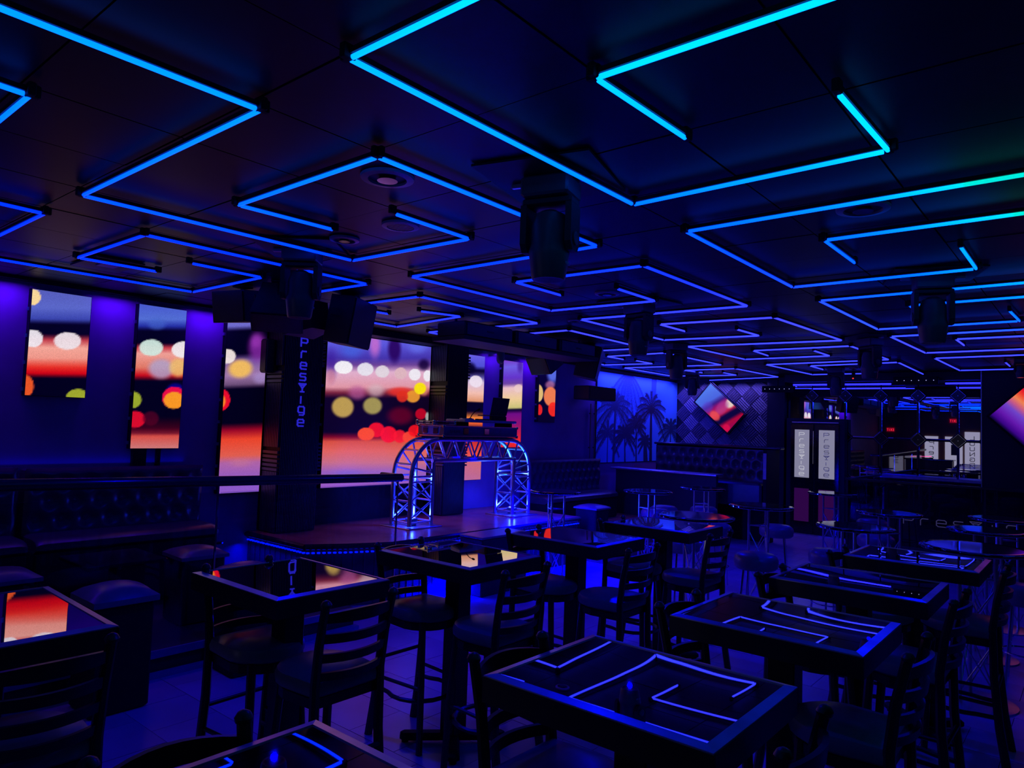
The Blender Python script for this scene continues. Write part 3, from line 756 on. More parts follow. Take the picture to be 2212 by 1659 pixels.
FIGS = [
 ([(-2.11, .15), (-2.10, 1.18), (-3.635, 1.18), (-3.61, 2.71), (-2.62, 2.73), (-2.61, 2.19)], 'big azure LED tube zigzag across the upper left ceiling'),
 ([(-3.11, 2.20), (-3.14, 1.68), (-2.10, 1.67), (-2.12, 3.225), (-3.65, 3.24), (-3.65, 4.85), (-2.65, 4.86), (-2.65, 4.30)], 'azure LED tube zigzag around the round ceiling grilles'),
 ([(-.35, 1.16), (-1.59, 1.15), (-1.59, 2.70), (-.56, 2.665), (-.58, 2.13)], 'bright blue LED tube hook at top centre of the photo'),
 ([(-1.08, 2.17), (-1.10, 1.64), (.05, 1.64), (.05, 3.18), (-1.59, 3.22), (-1.60, 4.84), (-.55, 4.82), (-.55, 4.23)], 'cyan to teal LED tube zigzag at the upper right edge'),
 ([(-3.15, 4.31), (-3.14, 3.75), (-2.14, 3.77), (-2.13, 5.40), (-3.70, 5.38), (-3.72, 7.04), (-2.68, 7.11), (-2.70, 6.59)], 'blue LED tube zigzag behind the fourth moving head in the middle'),
 ([(-1.08, 4.32), (-1.08, 3.74), (.05, 3.73), (.05, 5.37), (-1.60, 5.43), (-1.58, 7.12), (-.51, 7.09), (-.53, 6.51)], 'teal ended LED tube zigzag running past the right moving head'),
 ([(-1.10, 6.45), (-1.10, 5.93), (.05, 5.9), (.05, 7.6), (-1.59, 7.68), (-1.56, 9.30), (-.2, 9.22)], 'violet blue LED tube zigzag below the right moving head'),
 ([(-1.10, 8.68), (-1.10, 8.12), (.05, 8.1), (.05, 9.8), (-1.57, 9.95), (-1.55, 11.80), (-.9, 11.75)], 'farthest LED tube zigzag on the right, above the black wall'),
 ([(-.92, 10.7), (-.92, 11.3)], 'single short LED tube above the black wall'),
 ([(-3.20, 6.50), (-3.20, 5.97), (-2.15, 6.04), (-2.07, 7.80), (-3.76, 7.69), (-3.71, 9.34), (-2.60, 9.26), (-2.60, 8.63)], 'blue LED tube zigzag straight beyond the middle moving head'),
 ([(-3.27, 9.00), (-3.23, 8.38), (-2.12, 8.32), (-2.08, 9.95), (-3.72, 10.15), (-3.65, 12.05), (-2.70, 12.02), (-2.68, 11.16)], 'far blue LED tube zigzag in front of the door'),
 ([(-3.22, 11.15), (-3.22, 10.52), (-2.05, 10.35), (-2.10, 12.35)], 'far open LED tube hook nearest the mirror'),
 ([(-5.13, 2.17), (-5.15, 1.67), (-4.13, 1.67), (-4.14, 3.25), (-5.68, 3.24), (-5.74, 4.92), (-4.60, 4.72), (-4.72, 4.31)], 'deep blue LED tube zigzag crossing behind the left moving head'),
 ([(-5.12, 4.28), (-5.15, 3.79), (-4.17, 3.80), (-4.21, 5.39), (-5.74, 5.38), (-5.93, 7.18), (-5.75, 7.19)], 'blue LED tube zigzag passing the hanging subwoofer row'),
 ([(-5.1, 6.42), (-5.12, 5.98), (-4.22, 5.93), (-4.30, 7.66), (-5.80, 7.72), (-6.03, 9.46), (-5.2, 9.5), (-5.2, 9.0)], 'far blue LED tube zigzag around the right loudspeaker cluster'),
 ([(-5.28, 8.80), (-5.28, 8.35), (-4.33, 8.23), (-4.33, 10.0), (-6.00, 10.02), (-6.05, 11.8), (-4.86, 11.86), (-4.86, 11.3)], 'far pale blue LED tube zigzag above the palm mural'),
 ([(-5.20, 11.25), (-5.28, 10.72), (-4.38, 10.65), (-4.33, 12.41), (-5.85, 12.95)], 'farthest pale LED tube hook above the tilted screen'),
 ([(-5.72, .55), (-5.71, 2.71), (-4.63, 2.69), (-4.63, 2.17)], 'deep blue LED tube hook along the top of the screen wall'),
 ([(-2.60, .3), (-2.62, .68), (-3.1, .68)], 'LED tube corner cut off at the upper left edge'),
 ([(-1.1, -3.3), (-1.1, -1.4), (-2.6, -1.4), (-2.6, -.2), (-3.7, -.2)], 'LED tube zigzag behind the photographer, right part, seen in the mirror'),
 ([(-.2, .5), (-1.6, .5), (-1.6, -.9), (.4, -.9), (.4, -2.4), (-.5, -2.4)], 'LED tube zigzag just behind the photographer, seen in the mirror'),
 ([(-3.2, -3.2), (-3.2, -1.9), (-4.7, -1.9), (-4.7, -.7), (-5.7, -.7)], 'LED tube zigzag behind the photographer near the screen wall, seen in the mirror'),
 ([(.6, 2.2), (.6, 4.4), (1.9, 4.4), (1.9, 6.4), (.7, 6.4)], 'LED tube zigzag above the right hand aisle outside the frame'),
 ([(-4.13, .75), (-4.15, 1.18), (-5.1, 1.18)], 'LED tube corner at the left edge above the screen wall'),
]
for p, lb in FIGS: led_figure(p, lb)
# straight tubes under the bulkhead over the mirror
for xa, xb, lb in ((-4.33, -2.72, 'long straight LED tube over the left part of the mirror'), (-1.93, -1.45, 'short straight LED tube over the right end of the mirror')):
    t = thing('led_tube_light', lb, 'LED light', (xa, 13.2, 2.73))
    me = MB().tube([(0, 0, 0), ((xb-xa)/2, 0, 0), (xb-xa, 0, 0)], .014, 8); o = me.build('tube', M['tube'], t)
    at = o.data.color_attributes.new('Col', 'FLOAT_COLOR', 'POINT'); at.data.foreach_set('color', np.tile(np.array([.06, .06, 6, 1], np.float32), len(o.data.vertices)))
    MB().box(0, xb-xa, -.014, .014, .014, .04).build('holder', M['black'], t)

# ------------------------------------------------------------ ceiling fittings
def vent(loc, r, label, kind):
    t = thing('ceiling_'+kind, label, kind.replace('_', ' '), loc)
    MB().lathe([(r, 0), (r*.98, -.012), (r*.72, -.016), (r*.70, 0)], 32).build('ring', M['vent'], t, True)
    if kind == 'grille':
        MB().lathe([(r*.7, -.004), (r*.70, -.006)], 32).build('backing', M['black'], t)
        for k in range(-4, 5):
            y = k*r*.15; h = math.sqrt(max(0, (r*.68)**2-y*y))
            MB().box(-h, h, y-.003, y+.003, -.014, -.005).build('slat', M['vent'], t)
    else:
        MB().lathe([(r*.7, -.002), (r*.70, -.004)], 32).build('recess', M['plate'], t)
        MB().lathe([(r*.38, -.02), (r*.30, -.006)], 20).build('lamp', M['chrome'], t, True)
vent((-2.44, 2.0, 2.908), .12, 'recessed round downlight left of the nearest moving head', 'downlight')
vent((-2.98, 2.55, 2.908), .105, 'round pink rimmed ceiling speaker grille with slats', 'grille')
vent((-3.50, 2.56, 2.908), .09, 'small recessed downlight left of the pink grille', 'downlight')
vent((-.86, 3.58, 2.908), .12, 'round ceiling downlight between the right LED zigzags', 'downlight')
vent((-4.12, 5.88, 2.908), .07, 'small pale round detector in front of the subwoofer row', 'downlight')
vent((-3.05, 4.80, 2.908), .10, 'dark round downlight inside the middle LED zigzag', 'downlight')
t = thing('ceiling_hatch', 'open square hatch in the ceiling above the first LED screen', 'hatch', (-5.62, 2.02, 2.905))
MB().box(-.26, .26, -.16, .16, -.012, 0).build('frame', M['plate'], t); MB().box(-.05, .16, -.06, .06, -.02, -.012).build('fitting', M['vent'], t)

def moving_head(loc, rz, label, text=True):
    t = thing('moving_head_light', label, 'stage light', loc, rz, 'moving head lights under the ceiling')
    MB().box(-.26, .26, -.26, .26, -.010, 0).build('ceiling_plate', M['plate'], t)
    MB().bbox(-.11, .11, -.09, .09, -.10, -.012, .01).build('base', M['plastic'], t)
    for s in (-1, 1): MB().bbox(s*.16-.03, s*.16+.03, -.012, .012, -.032, -.012, .004).build('mounting_clamp', M['metal'], t)
    R = MB().bbox(-.116, .116, -.055, .055, -.135, -.10, .008)
    R.build('yoke_bridge', M['speaker'], t, True)
    for s in (-1, 1):
        mb = MB().prism([(-.055, -.13), (.055, -.13), (.055, -.30), (.03, -.335), (-.03, -.335), (-.055, -.30)], 0, .028)
        mb.v = [(s*(.090+v[2]), v[0], v[1]) for v in mb.v]
        a = mb.build('yoke_arm', M['speaker'], t)
        MB().lathe([(.03, 0), (.03, .006), (.02, .009)], 14, R=Matrix.Rotation(s*PI/2, 3, 'Y'), T=(s*.118, 0, -.28)).build('pivot_cap', M['plastic'], a, True)
    h = MB().lathe([(.030, -.15), (.066, -.17), (.080, -.22), (.080, -.30), (.090, -.335), (.088, -.35), (.076, -.44), (.070, -.455), (.060, -.455)], 24).build('head', M['plastic'], t, True)
    MB().lathe([(.060, -.455), (.034, -.450), (.004, -.449)], 20).build('lens', M['chrome'], h, True)
    if text:
        g = MB()
        for i, ch in enumerate('EX'): pass
        for i, ch in enumerate('iers'): letter(ch, .009, .012, .0022, (.084, -.022+i*.013, -.39), (0, 1, 0), (0, 0, 1), None, None, .002, g)
        g.build('badge', M['white'], h)
    return t
mh = moving_head((-1.84, 2.42, 2.908), math.radians(15), 'largest black moving head light hanging at upper centre')
mt_ = tree_of(mh)
for x, y, r, lb in ((-3.92, 2.55, 40, 'moving head light hanging before the left loudspeakers'), (-3.04, 5.30, -10, 'moving head light right of the subwoofer row in the middle'),
    (-.85, 5.32, 20, 'moving head light hanging at the right among teal tubes'), (-1.93, 8.35, -35, 'tilted moving head light above the mirror, right of centre'),
    (-4.02, 7.95, 60, 'moving head light with a round side cap above the tilted screen'), (-5.55, 11.6, 10, 'farthest moving head light before the foam wall'),
    (-3.2, 11.75, 0, 'far moving head light above the red spark near the door'), (-.80, 11.2, 0, 'far moving head light at the right frame edge')):
    o = dup(mh, (x, y, 2.908), math.radians(r), lb, 'moving head lights under the ceiling', mt_)
    if x > -.82: o.scale = (.6, .6, .55)
t = thing('ceiling_sensor', 'small ceiling sensor with a glowing red light', 'sensor', (-3.12, 12.45, 2.77))
MB().lathe([(.03, .13), (.03, .02), (.018, .0)], 12).build('body', M['black'], t); MB().lathe([(.006, -.004), (.012, 0), (.012, .008), (.006, .012)], 8, T=(0, -.026, 0)).build('lamp', M['red'], t)

# ------------------------------------------------------------ loudspeakers
def speaker(loc, rz, tilt, sx, sy, sz, label, face=True, bottom='speaker', roll=0):
    """box loudspeaker hung from the ceiling; front faces local +X"""
    t = thing('loudspeaker', label, 'loudspeaker', loc, rz, None)
    R = Matrix.Rotation(math.radians(tilt), 3, 'Y') @ Matrix.Rotation(math.radians(roll), 3, 'X')
    # trapezoid cabinet, narrower at the back
    pol = [(sx/2, -sy/2), (sx/2, sy/2), (-sx/2, sy/2*.62), (-sx/2, -sy/2*.62)]
    mb = MB().prism(pol, -sz/2, sz/2); mb.v = [tuple(R @ Vector(v)) for v in mb.v]
    mb.build('cabinet', M[bottom], t)
    MB().box(sx/2, sx/2+.012, -sy/2+.012, sy/2-.012, -sz/2+.012, sz/2-.012, R=R).build('grille', M['grille'], t)
    for s in (-1, 1):
        A = R @ Vector((-sx*.1, s*sy*.42, sz*.12)); MB().bbox(-.05, .05, -.006, .006, -.03, .03, .003, R=R @ Matrix.Rotation(s*-.35, 3, 'Z'), T=A).build('handle', M['plate'], t)
    top = 2.908-loc[2]
    P = R @ Vector((0, 0, sz/2-.02))
    MB().tube([(P.x, P.y, P.z), (P.x*.5, P.y*.5, top)], .015, 8).build('hanging_bracket', M['plate'], t)
    MB().bbox(-.06, .06, -.06, .06, top-.015, top, .004, T=(P.x*.5, P.y*.5, 0)).build('ceiling_flange', M['plate'], t)
    return t
speaker((-5.55, 3.06, 2.735), math.radians(-75), 8, .30, .36, .26, 'boxy loudspeaker hung above the second LED screen')
speaker((-5.10, 3.12, 2.70), math.radians(-35), 62, .30, .40, .26, 'downward tilted loudspeaker with brown base above the lettered pillar', bottom='brownbox')
speaker((-5.08, 3.80, 2.675), math.radians(30), 9, .26, .50, .41, 'large black loudspeaker right above the lettered pillar')
speaker((-5.36, 3.58, 2.69), math.radians(-170), 12, .28, .36, .26, 'hidden rear loudspeaker of the left cluster')
speaker((-5.88, 7.75, 2.72), math.radians(-100), 30, .34, .40, .26, 'brown bottomed loudspeaker above the laptop', bottom='brownbox')
speaker((-5.15, 7.70, 2.67), math.radians(30), 12, .28, .56, .42, 'large black loudspeaker left of the palm mural')
# row of hanging subwoofers
t = thing('subwoofer_row', 'row of three black subwoofers hung under the ceiling over the arch', 'subwoofers', (-5.02, 6.18, 2.65))
MB().prism([(-.25, -1.18), (.22, -1.2), (.22, 1.22), (-.25, 1.22)], 0, .04).build('frame', M['plate'], t)
for k in range(3):
    y = -.80+k*.80
    s = MB().bbox(-.20, .20, -.37, .37, .04, .19, .012, T=(0, y, 0)).build('cabinet', M['speaker'], t)
    MB().box(.20, .208, y-.345, y+.345, .055, .175).build('grille', M['stageface'], s)
    MB().box(.208, .212, y-.05, y+.05, .105, .12).build('badge', M['plate'], s)
for y in (-1.1, .1, 1.1): MB().tube([(0, y, .17), (0, y, .258)], .014, 6).build('hanger', M['plate'], t)
t = thing('wall_speaker', 'dark horizontal speaker box beside the palm mural top', 'loudspeaker', (-6.93, 10.2, 2.29))
MB().bbox(.10, .42, -.42, .42, 0, .23, .012).build('cabinet', M['speaker'], t)
MB().box(.42, .428, -.40, .40, .015, .215).build('grille', M['grille'], t); MB().box(0, .10, -.05, .05, .08, .15).build('wall_bracket', M['plate'], t)
t = thing('dome_camera', 'grey dome camera above the gap between the small screens', 'camera', (-6.72, 7.75, 2.70))
MB().lathe([(.06, .20), (.06, .07), (.055, .05), (.04, .015), (.012, 0)], 18).build('dome', M['plastic'], t, True)
MB().box(-.22, 0, -.015, .015, .12, .15).build('arm', M['plastic'], t)
for y in (10.46, 10.60):
    t = thing('copper_conduit', 'reddish vertical pipe left of the palm mural, %s of the pair' % ('left' if y < 10.5 else 'right'), 'pipe', (-6.92, y, 1.26))
    MB().tube([(0, 0, 0), (0, 0, .98)], .012, 8).build('pipe', mat('copper', (.45, .2, .2), .3, metal=.8), t, True)
    for z in (.2, .8): MB().box(-.02, .005, -.02, .02, z, z+.02).build('bracket', M['plate'], t)

# ------------------------------------------------------------ palm mural
t = thing('palm_mural', 'blue wall mural with dark palm trees', 'mural', (XL, 12.15, 1.20))
ny, nz = 300, 170
yy, zz_ = np.meshgrid(np.linspace(-1.48, 1.62, ny), np.linspace(0, 1.64, nz))
mask = np.zeros(yy.shape)
def stroke(P0, P1, w0, w1, a=1.0):
    global mask
    d = np.array(P1)-np.array(P0); L2 = (d**2).sum()+1e-9
    t_ = np.clip(((yy-P0[0])*d[0]+(zz_-P0[1])*d[1])/L2, 0, 1)
    dist = np.sqrt((yy-P0[0]-t_*d[0])**2+(zz_-P0[1]-t_*d[1])**2)
    ww = w0+(w1-w0)*t_
    mask = np.maximum(mask, a*(1-S((dist-ww)/.008)))
rnd = random.Random(3)
def palm(y, ztop, size, trunk, nf=11, a=1.0, drop=False):
    size *= 1.08
    if not drop:
        lean = rnd.uniform(-.04, .04)
        stroke((y+lean, 0), (y, ztop), trunk*1.2, trunk*.8, a)
        stroke((y-.02, ztop-.02), (y+.02, ztop+.02), size*.10, size*.10, a)
    for k in range(nf):
        ang = math.radians(-25+k*(230/(nf-1))) if not drop else math.radians(-165+k*(150/(nf-1)))
        L = size*rnd.uniform(.85, 1.1); pts = []
        for q in range(9):
            u = q/8; pts.append((y+math.cos(ang)*L*u, ztop+math.sin(ang)*L*u-.50*L*u*u))
        for i in range(8):
            stroke(pts[i], pts[i+1], .007, .004, a)
            dx = pts[i+1][0]-pts[i][0]; dz = pts[i+1][1]-pts[i][1]; l = math.hypot(dx, dz)+1e-6
            for s in (-1, 1):
                for f_ in (0, .5):
                    bx = pts[i][0]+dx*f_; bz = pts[i][1]+dz*f_
                    ll = size*.22*(1-.55*i/8)*(.6+.4*min(1, i/2)); ax = bx+(dx/l*.7-s*dz/l*.5)*ll; az = bz+(dz/l*.7+s*dx/l*.5)*ll-.35*ll
                    stroke((bx, bz), (ax, az), .009, .002, a)
palm(-.86, 1.02, .62, .032, 12, .9)
palm(-.42, 1.68, .75, .03, 9, .75, True)
palm(.50, 1.02, .62, .045, 13, 1.0)
palm(-.08, .70, .42, .02, 11, .95)
palm(-1.10, .52, .40, .012, 9, .85)
palm(-.50, .50, .40, .02, 12, .95)
palm(1.36, .62, .50, .02, 11, .95)
palm(.28, .40, .30, .07, 9, .95)
stroke((.58, 1.10), (.60, 1.64), .08, .10, .7)
base = np.array([.10, .45, .85]); dark = np.array([.01, .012, .04])
C = (base[None]*(1-mask.ravel()[:, None])+dark[None]*mask.ravel()[:, None])
V = np.stack([np.full(yy.size, .022), yy.ravel(), zz_.ravel()], -1)
grid_mesh('print', V, ny, nz, C, M['mural'], t)
MB().box(.002, .02, -1.5, 1.64, -.01, 1.65).build('backing_board', M['black'], t)

# ------------------------------------------------------------ acoustic foam wall with the tilted screen
fo = thing('acoustic_foam_wall', 'wall of diamond set ribbed foam tiles around the tilted screen', 'acoustic foam', (-5.9, YF, 2.0))
side = .255; q = side/2-.004
mb = MB()
nr = 6
for k in range(nr):
    x0 = -q+2*q*k/nr; x1 = x0+2*q/nr; xm = (x0+x1)/2
    mb.add([(x0, 0, -q), (x1, 0, -q), (xm, -.045, -q), (x0, 0, q), (x1, 0, q), (xm, -.045, q)], [(0, 1, 2), (5, 4, 3), (0, 2, 5, 3), (2, 1, 4, 5)])
mb.box(-q, q, -.004, .012, -q, q)
proto = None; dg = side*math.sqrt(2)
for j in range(-9, 10):
    for i in range(-6, 7):
        x = i*dg+(dg/2 if j % 2 else 0)+.02; z = j*dg/2
        if not (-1.02 < x < 1.12 and -1.2 < z < .80): continue
        if proto is None: proto = mb.build('foam_tile', M['foam'], fo); o = proto
        else: o = proto.copy(); col.objects.link(o); o.parent = fo
        o.location = (x, -.016, z); o.rotation_euler = (0, math.radians(45 if (j % 2) else -45), 0)
def tilted_screen(loc, ang, w_, h_, fn, label, yfront):
    t = thing('tilted_screen', label, 'screen', loc); t.rotation_euler = (0, math.radians(ang), 0)
    MB().box(-w_/2-.03, w_/2+.03, -.03, .05, -h_/2-.03, h_/2+.03).build('cabinet', M['black'], t)
    mb = MB(); mb.box(-w_/2-.035, w_/2+.035, -.038, -.03, h_/2+.012, h_/2+.018); mb.box(-w_/2-.035, w_/2+.035, -.038, -.03, h_/2+.045, h_/2+.052)
    mb.build('edge_rail', M['metal'], t)
    nx, nz = 90, 60
    X_, Z_ = np.meshgrid(np.linspace(-w_/2, w_/2, nx), np.linspace(-h_/2, h_/2, nz))
    Cc = fn((X_/w_+.5).ravel(), (Z_/h_+.5).ravel())
    grid_mesh('display', np.stack([X_.ravel(), np.full(X_.size, -.034), Z_.ravel()], -1), nx, nz, Cc, M['screen'], t)
def pic_left(u, v):
    px = u*100; py = (1-v)*100
    c = stops(px+ (py-50)*.18, [(0, (78, 118, 225)), (25, (74, 100, 215)), (36, (60, 30, 120)), (45, (150, 20, 90)), (58, (205, 50, 70)), (66, (180, 30, 60)), (73, (12, 4, 40)), (82, (16, 4, 40)), (90, (170, 14, 40)), (100, (150, 10, 60))])
    for (x, y, rx, ry, cc, a) in ((62, 2, 12, 30, (225, 205, 190), 1), (55, 40, 14, 40, (170, 60, 140), .6), (55, 85, 16, 20, (235, 80, 60), .8), (30, 80, 14, 30, (90, 60, 190), .5), (92, 88, 10, 18, (215, 20, 60), .9)):
        d = np.sqrt(((px-x)/rx)**2+((py-y)/ry)**2); k = a*(1-S((d-.55)/.5)); c = c*(1-k[:, None])+np.array(cc)*k[:, None]
    return (np.clip(c, 0, 255)/255)**2.2
def pic_right(u, v):
    px = u*100; py = (1-v)*100
    c = stops(py+px*.0, [(0, (40, 20, 80)), (6, (225, 20, 40)), (16, (235, 60, 40)), (30, (240, 130, 80)), (42, (200, 90, 130)), (55, (110, 70, 200)), (75, (100, 30, 170)), (92, (60, 10, 130)), (100, (14, 4, 40))])
    d = np.sqrt(((px-55)/14)**2+((py-12)/10)**2); k = .9*(1-S((d-.6)/.4)); c = c*(1-k[:, None])+np.array((245, 20, 60))*k[:, None]
    return (np.clip(c, 0, 255)/255)**2.2
tilted_screen((-5.945, 13.68, 2.31), 41, .93, .50, pic_left, 'tilted screen on the foam wall, blue to red picture', 0)
tilted_screen((-.74, 12.76, 2.08), 45, .95, .62, pic_right, 'tilted screen on the black wall at the right edge', 0)
struct(MB().box(-4.95, -4.62, 13.60, 13.795, .0, 2.83).build('trim_7', M['blackwall']))
# bar light boxes under the ceiling near the mirror
for x0, x1, y, z, lb in ((-4.93, -4.36, 13.3, 2.60, 'black lamp bar with tiny lights over the left mirror edge'), (-2.62, -1.98, 12.9, 2.70, 'black lamp bar with a dotted row over the right mirror half')):
    t = thing('lamp_bar', lb, 'stage light', ((x0+x1)/2, y, z)); h = (x1-x0)/2
    MB().bbox(-h, h, -.05, .05, 0, .12, .01).build('housing', M['black'], t)
    for k in range(6): MB().lathe([(.006, 0), (.006, .004)], 8, R=Matrix.Rotation(PI/2, 3, 'X'), T=(-h+.06+k*(2*h-.12)/5, -.05, .06)).build('lamp', M['whiteled'], t)
    MB().tube([(0, 0, .12), (0, 0, 2.905-z)], .012, 6).build('hanger', M['black'], t)

# ------------------------------------------------------------ mirror wall with diamond rosettes
mw = thing('mirror_wall', 'large panelled wall mirror with black diamond rosettes', 'mirror', (0, YF, 0))
MB().box(-4.60, -1.41, -.02, -.004, .2, 2.76).build('backing', M['black'], mw)
xs = [-4.75, -4.165, -3.58, -2.995, -2.415, -1.83, -1.25]; zs = [.31, 1.06, 1.81, 2.56]
bev = .006
for i in range(6):
    for j in range(3):
        xa, xb, za, zb = max(xs[i], -4.62), min(xs[i+1], -1.42), zs[j], zs[j+1]; c = .105
        pl = [(xa+c, za), (xb-c, za), (xb, za+c), (xb, zb-c), (xb-c, zb), (xa+c, zb), (xa, zb-c), (xa, za+c)]
        cx = (xa+xb)/2; cz = (za+zb)/2
        o_ = [(x+(bev if x < cx else -bev), z+(bev if z < cz else -bev)) for x, z in pl]
        i_ = [(cx+(x-cx)*.94, cz+(z-cz)*.955) for x, z in o_]
        vs = [(x, -.024, z) for x, z in o_]+[(x, -.032, z) for x, z in i_]
        fs = [tuple(range(8, 16))]+[(k, (k+1) % 8, 8+(k+1) % 8, 8+k) for k in range(8)]
        MB().add(vs, fs).build('mirror_panel', M['mirror'], mw)
    xa, xb = max(xs[i], -4.62), min(xs[i+1], -1.42)
    MB().box(xa+.01, xb-.01, -.03, -.022, 2.68 if True else 0, 2.75).build('mirror_panel', M['mirror'], mw)
for i in range(0, 6):
    for j in range(0, 4):
        x, z = xs[i], zs[j]; r = .108
        d = MB().prism([(r, 0), (0, r), (-r, 0), (0, -r)], 0, .02); d.v = [(x+v[0], -.034-v[2], z+v[1]) for v in d.v]
        o = d.build('diamond_rosette', M['gloss'], mw)
        e = MB()
        for a, b in (((r, 0), (0, r)), ((0, r), (-r, 0)), ((-r, 0), (0, -r)), ((0, -r), (r, 0))):
            e.tube([(x+a[0], -.045, z+a[1]), (x+b[0], -.045, z+b[1])], .006, 4)
        e.build('rosette_edge', M['chrome'], o)
        MB().lathe([(.008, 0), (.006, .008)], 8, R=Matrix.Rotation(PI/2, 3, 'X'), T=(x, -.054, z)).build('stud', M['chrome'], o)

# double door with frosted lit panes in front of the mirror
struct(MB().box(-4.56, -3.54, 13.56, 13.745, 0, 2.13).build('door_1', M['blackwall']))
door = bpy.data.objects['door_1']
MB().box(-4.46, -3.64, 13.545, 13.56, 2.05, 2.065).build('top_trim', M['metal'], door)
for k, (xa, xb) in enumerate(((-4.40, -4.14), (-3.97, -3.70))):
    lf = MB().box(xa-.07, xb+.07, 13.535, 13.56, .02, 2.02).build('door_leaf', M['gloss'], door)
    MB().box(xa, xb, 13.527, 13.535, 1.04, 1.92).build('frosted_pane', M['frost'], lf)
    MB().box(xa, xb, 13.527, 13.535, .24, .84).build('lower_pane', M['purpleglass'], lf)
    g = MB(); zz = 1.80
    for i, ch in enumerate('PresYige'):
        letter(ch, .095 if ch != 'i' else .08, .066, .008, ((xa+xb)/2-.048, 13.526, zz-i*.103), (1, 0, 0), (0, 0, 1), None, None, .002, g)
    g.build('pane_lettering', M['frostline'] if k == 0 else mat('frost_letter_dim', (.4, .4, .5), .4), lf)
MB().tube([(-4.055, 13.50, 1.3), (-4.055, 13.50, 1.9)], .009, 8).build('door_handle', M['chrome'], door)
for z in (1.32, 1.88): MB().tube([(-4.055, 13.50, z), (-4.055, 13.55, z)], .006, 6).build('handle_post', M['chrome'], door)
MB().box(-4.62, -3.50, 13.46, 13.56, 0, .02).build('threshold', M['metal'], door)

# ledge along the mirror and glass partition before it
t = thing('mirror_ledge', 'dark ledge with blue edge along the foot of the mirror', 'ledge', (0, 0, 0))
MB().bbox(-2.98, -1.42, 13.45, 13.77, 1.14, 1.19, .008).build('shelf', M['frame'], t); MB().box(-2.9, -1.45, 13.6, 13.76, .0, 1.14).build('support', M['blackwall'], t)
t = thing('glass_partition', 'smoked glass partition with etched lettering below the mirror', 'partition', (0, 0, 0))
MB().bbox(-2.96, -2.90, 11.40, 13.44, 1.17, 1.205, .006).build('handrail', M['trimrail'], t)
MB().bbox(-2.96, 0.9, 11.36, 11.42, 1.17, 1.205, .006).build('handrail', M['trimrail'], t)
for xa, xb in ((-2.92, -1.22), (-1.20, .25), (.27, .9)): MB().box(xa, xb, 11.385, 11.397, .05, 1.17).build('glass_panel', M['smoke'], t)
MB().box(-2.935, -2.925, 11.42, 13.40, .05, 1.17).build('glass_panel', M['smoke'], t)
for x in (-2.93, -1.21, .26): MB().box(x-.014, x+.014, 11.37, 11.41, 0, 1.17).build('post', M['plate'], t)
MB().box(-2.94, .9, 11.38, 11.40, 0, .05).build('bottom_rail', M['plate'], t)
g = MB()
for i, ch in enumerate('PresYige'): letter(ch, .13 if ch != 'i' else .1, .11, .012, (-2.18+i*.20, 11.383, .62), (1, 0, 0), (0, 0, 1), None, None, .002, g)
g.build('etched_lettering', M['etch'], t)

# far booth: tall tufted partition with bench and counter
t = thing('booth', 'tall tufted booth partition below the tilted screen', 'booth', (0, 12.0, 0))
MB().bbox(-6.42, -4.26, -.06, .08, 0, 1.56, .012).build('partition', M['black'], t)
MB().bbox(-6.45, -4.10, -.09, .11, 1.56, 1.60, .01).build('cap_rail', M['trimrail'], t)
nx, nz = 120, 28
X_, Z_ = np.meshgrid(np.linspace(-6.38, -4.3, nx), np.linspace(1.0, 1.54, nz)); d = np.full(X_.shape, 9.)
for r_ in range(3):
    for k in range(14): d = np.minimum(d, np.hypot(X_-(-6.75+k*.18+(.09 if r_ % 2 else 0)), Z_-(1.12+r_*.16)))
me = bpy.data.meshes.new('tufting'); idx = np.arange(nx*nz).reshape(nz, nx)
me.from_pydata(np.stack([X_.ravel(), (-.075-.04*S(d/.09)).ravel(), Z_.ravel()], -1).tolist(), [], np.stack([idx[:-1, :-1], idx[:-1, 1:], idx[1:, 1:], idx[1:, :-1]], -1).reshape(-1, 4).tolist())
me.polygons.foreach_set('use_smooth', [True]*len(me.polygons)); me.materials.append(M['leather'])
o = bpy.data.objects.new('tufting', me); col.objects.link(o); o.parent = t
MB().bbox(-6.85, -4.25, -.55, -.06, .62, 1.00, .03).build('bench_seat', M['leather'], t)
MB().bbox(-4.24, -4.18, -.5, .1, .3, 1.55, .006).build('end_panel', M['black'], t)
MB().box(-4.235, -4.185, -.51, -.5, 1.08, 1.5).build('end_trim', M['white'], t)
t = thing('booth_counter', 'long thin dark counter in front of the tufted booth', 'counter', (-5.7, 11.1, 0))
MB().bbox(-1.1, .9, -.14, .14, 1.10, 1.13, .006).build('top', M['frame'], t)
MB().box(-1.05, .85, -.02, .06, 0, 1.10).build('panel', M['blackwall'], t)

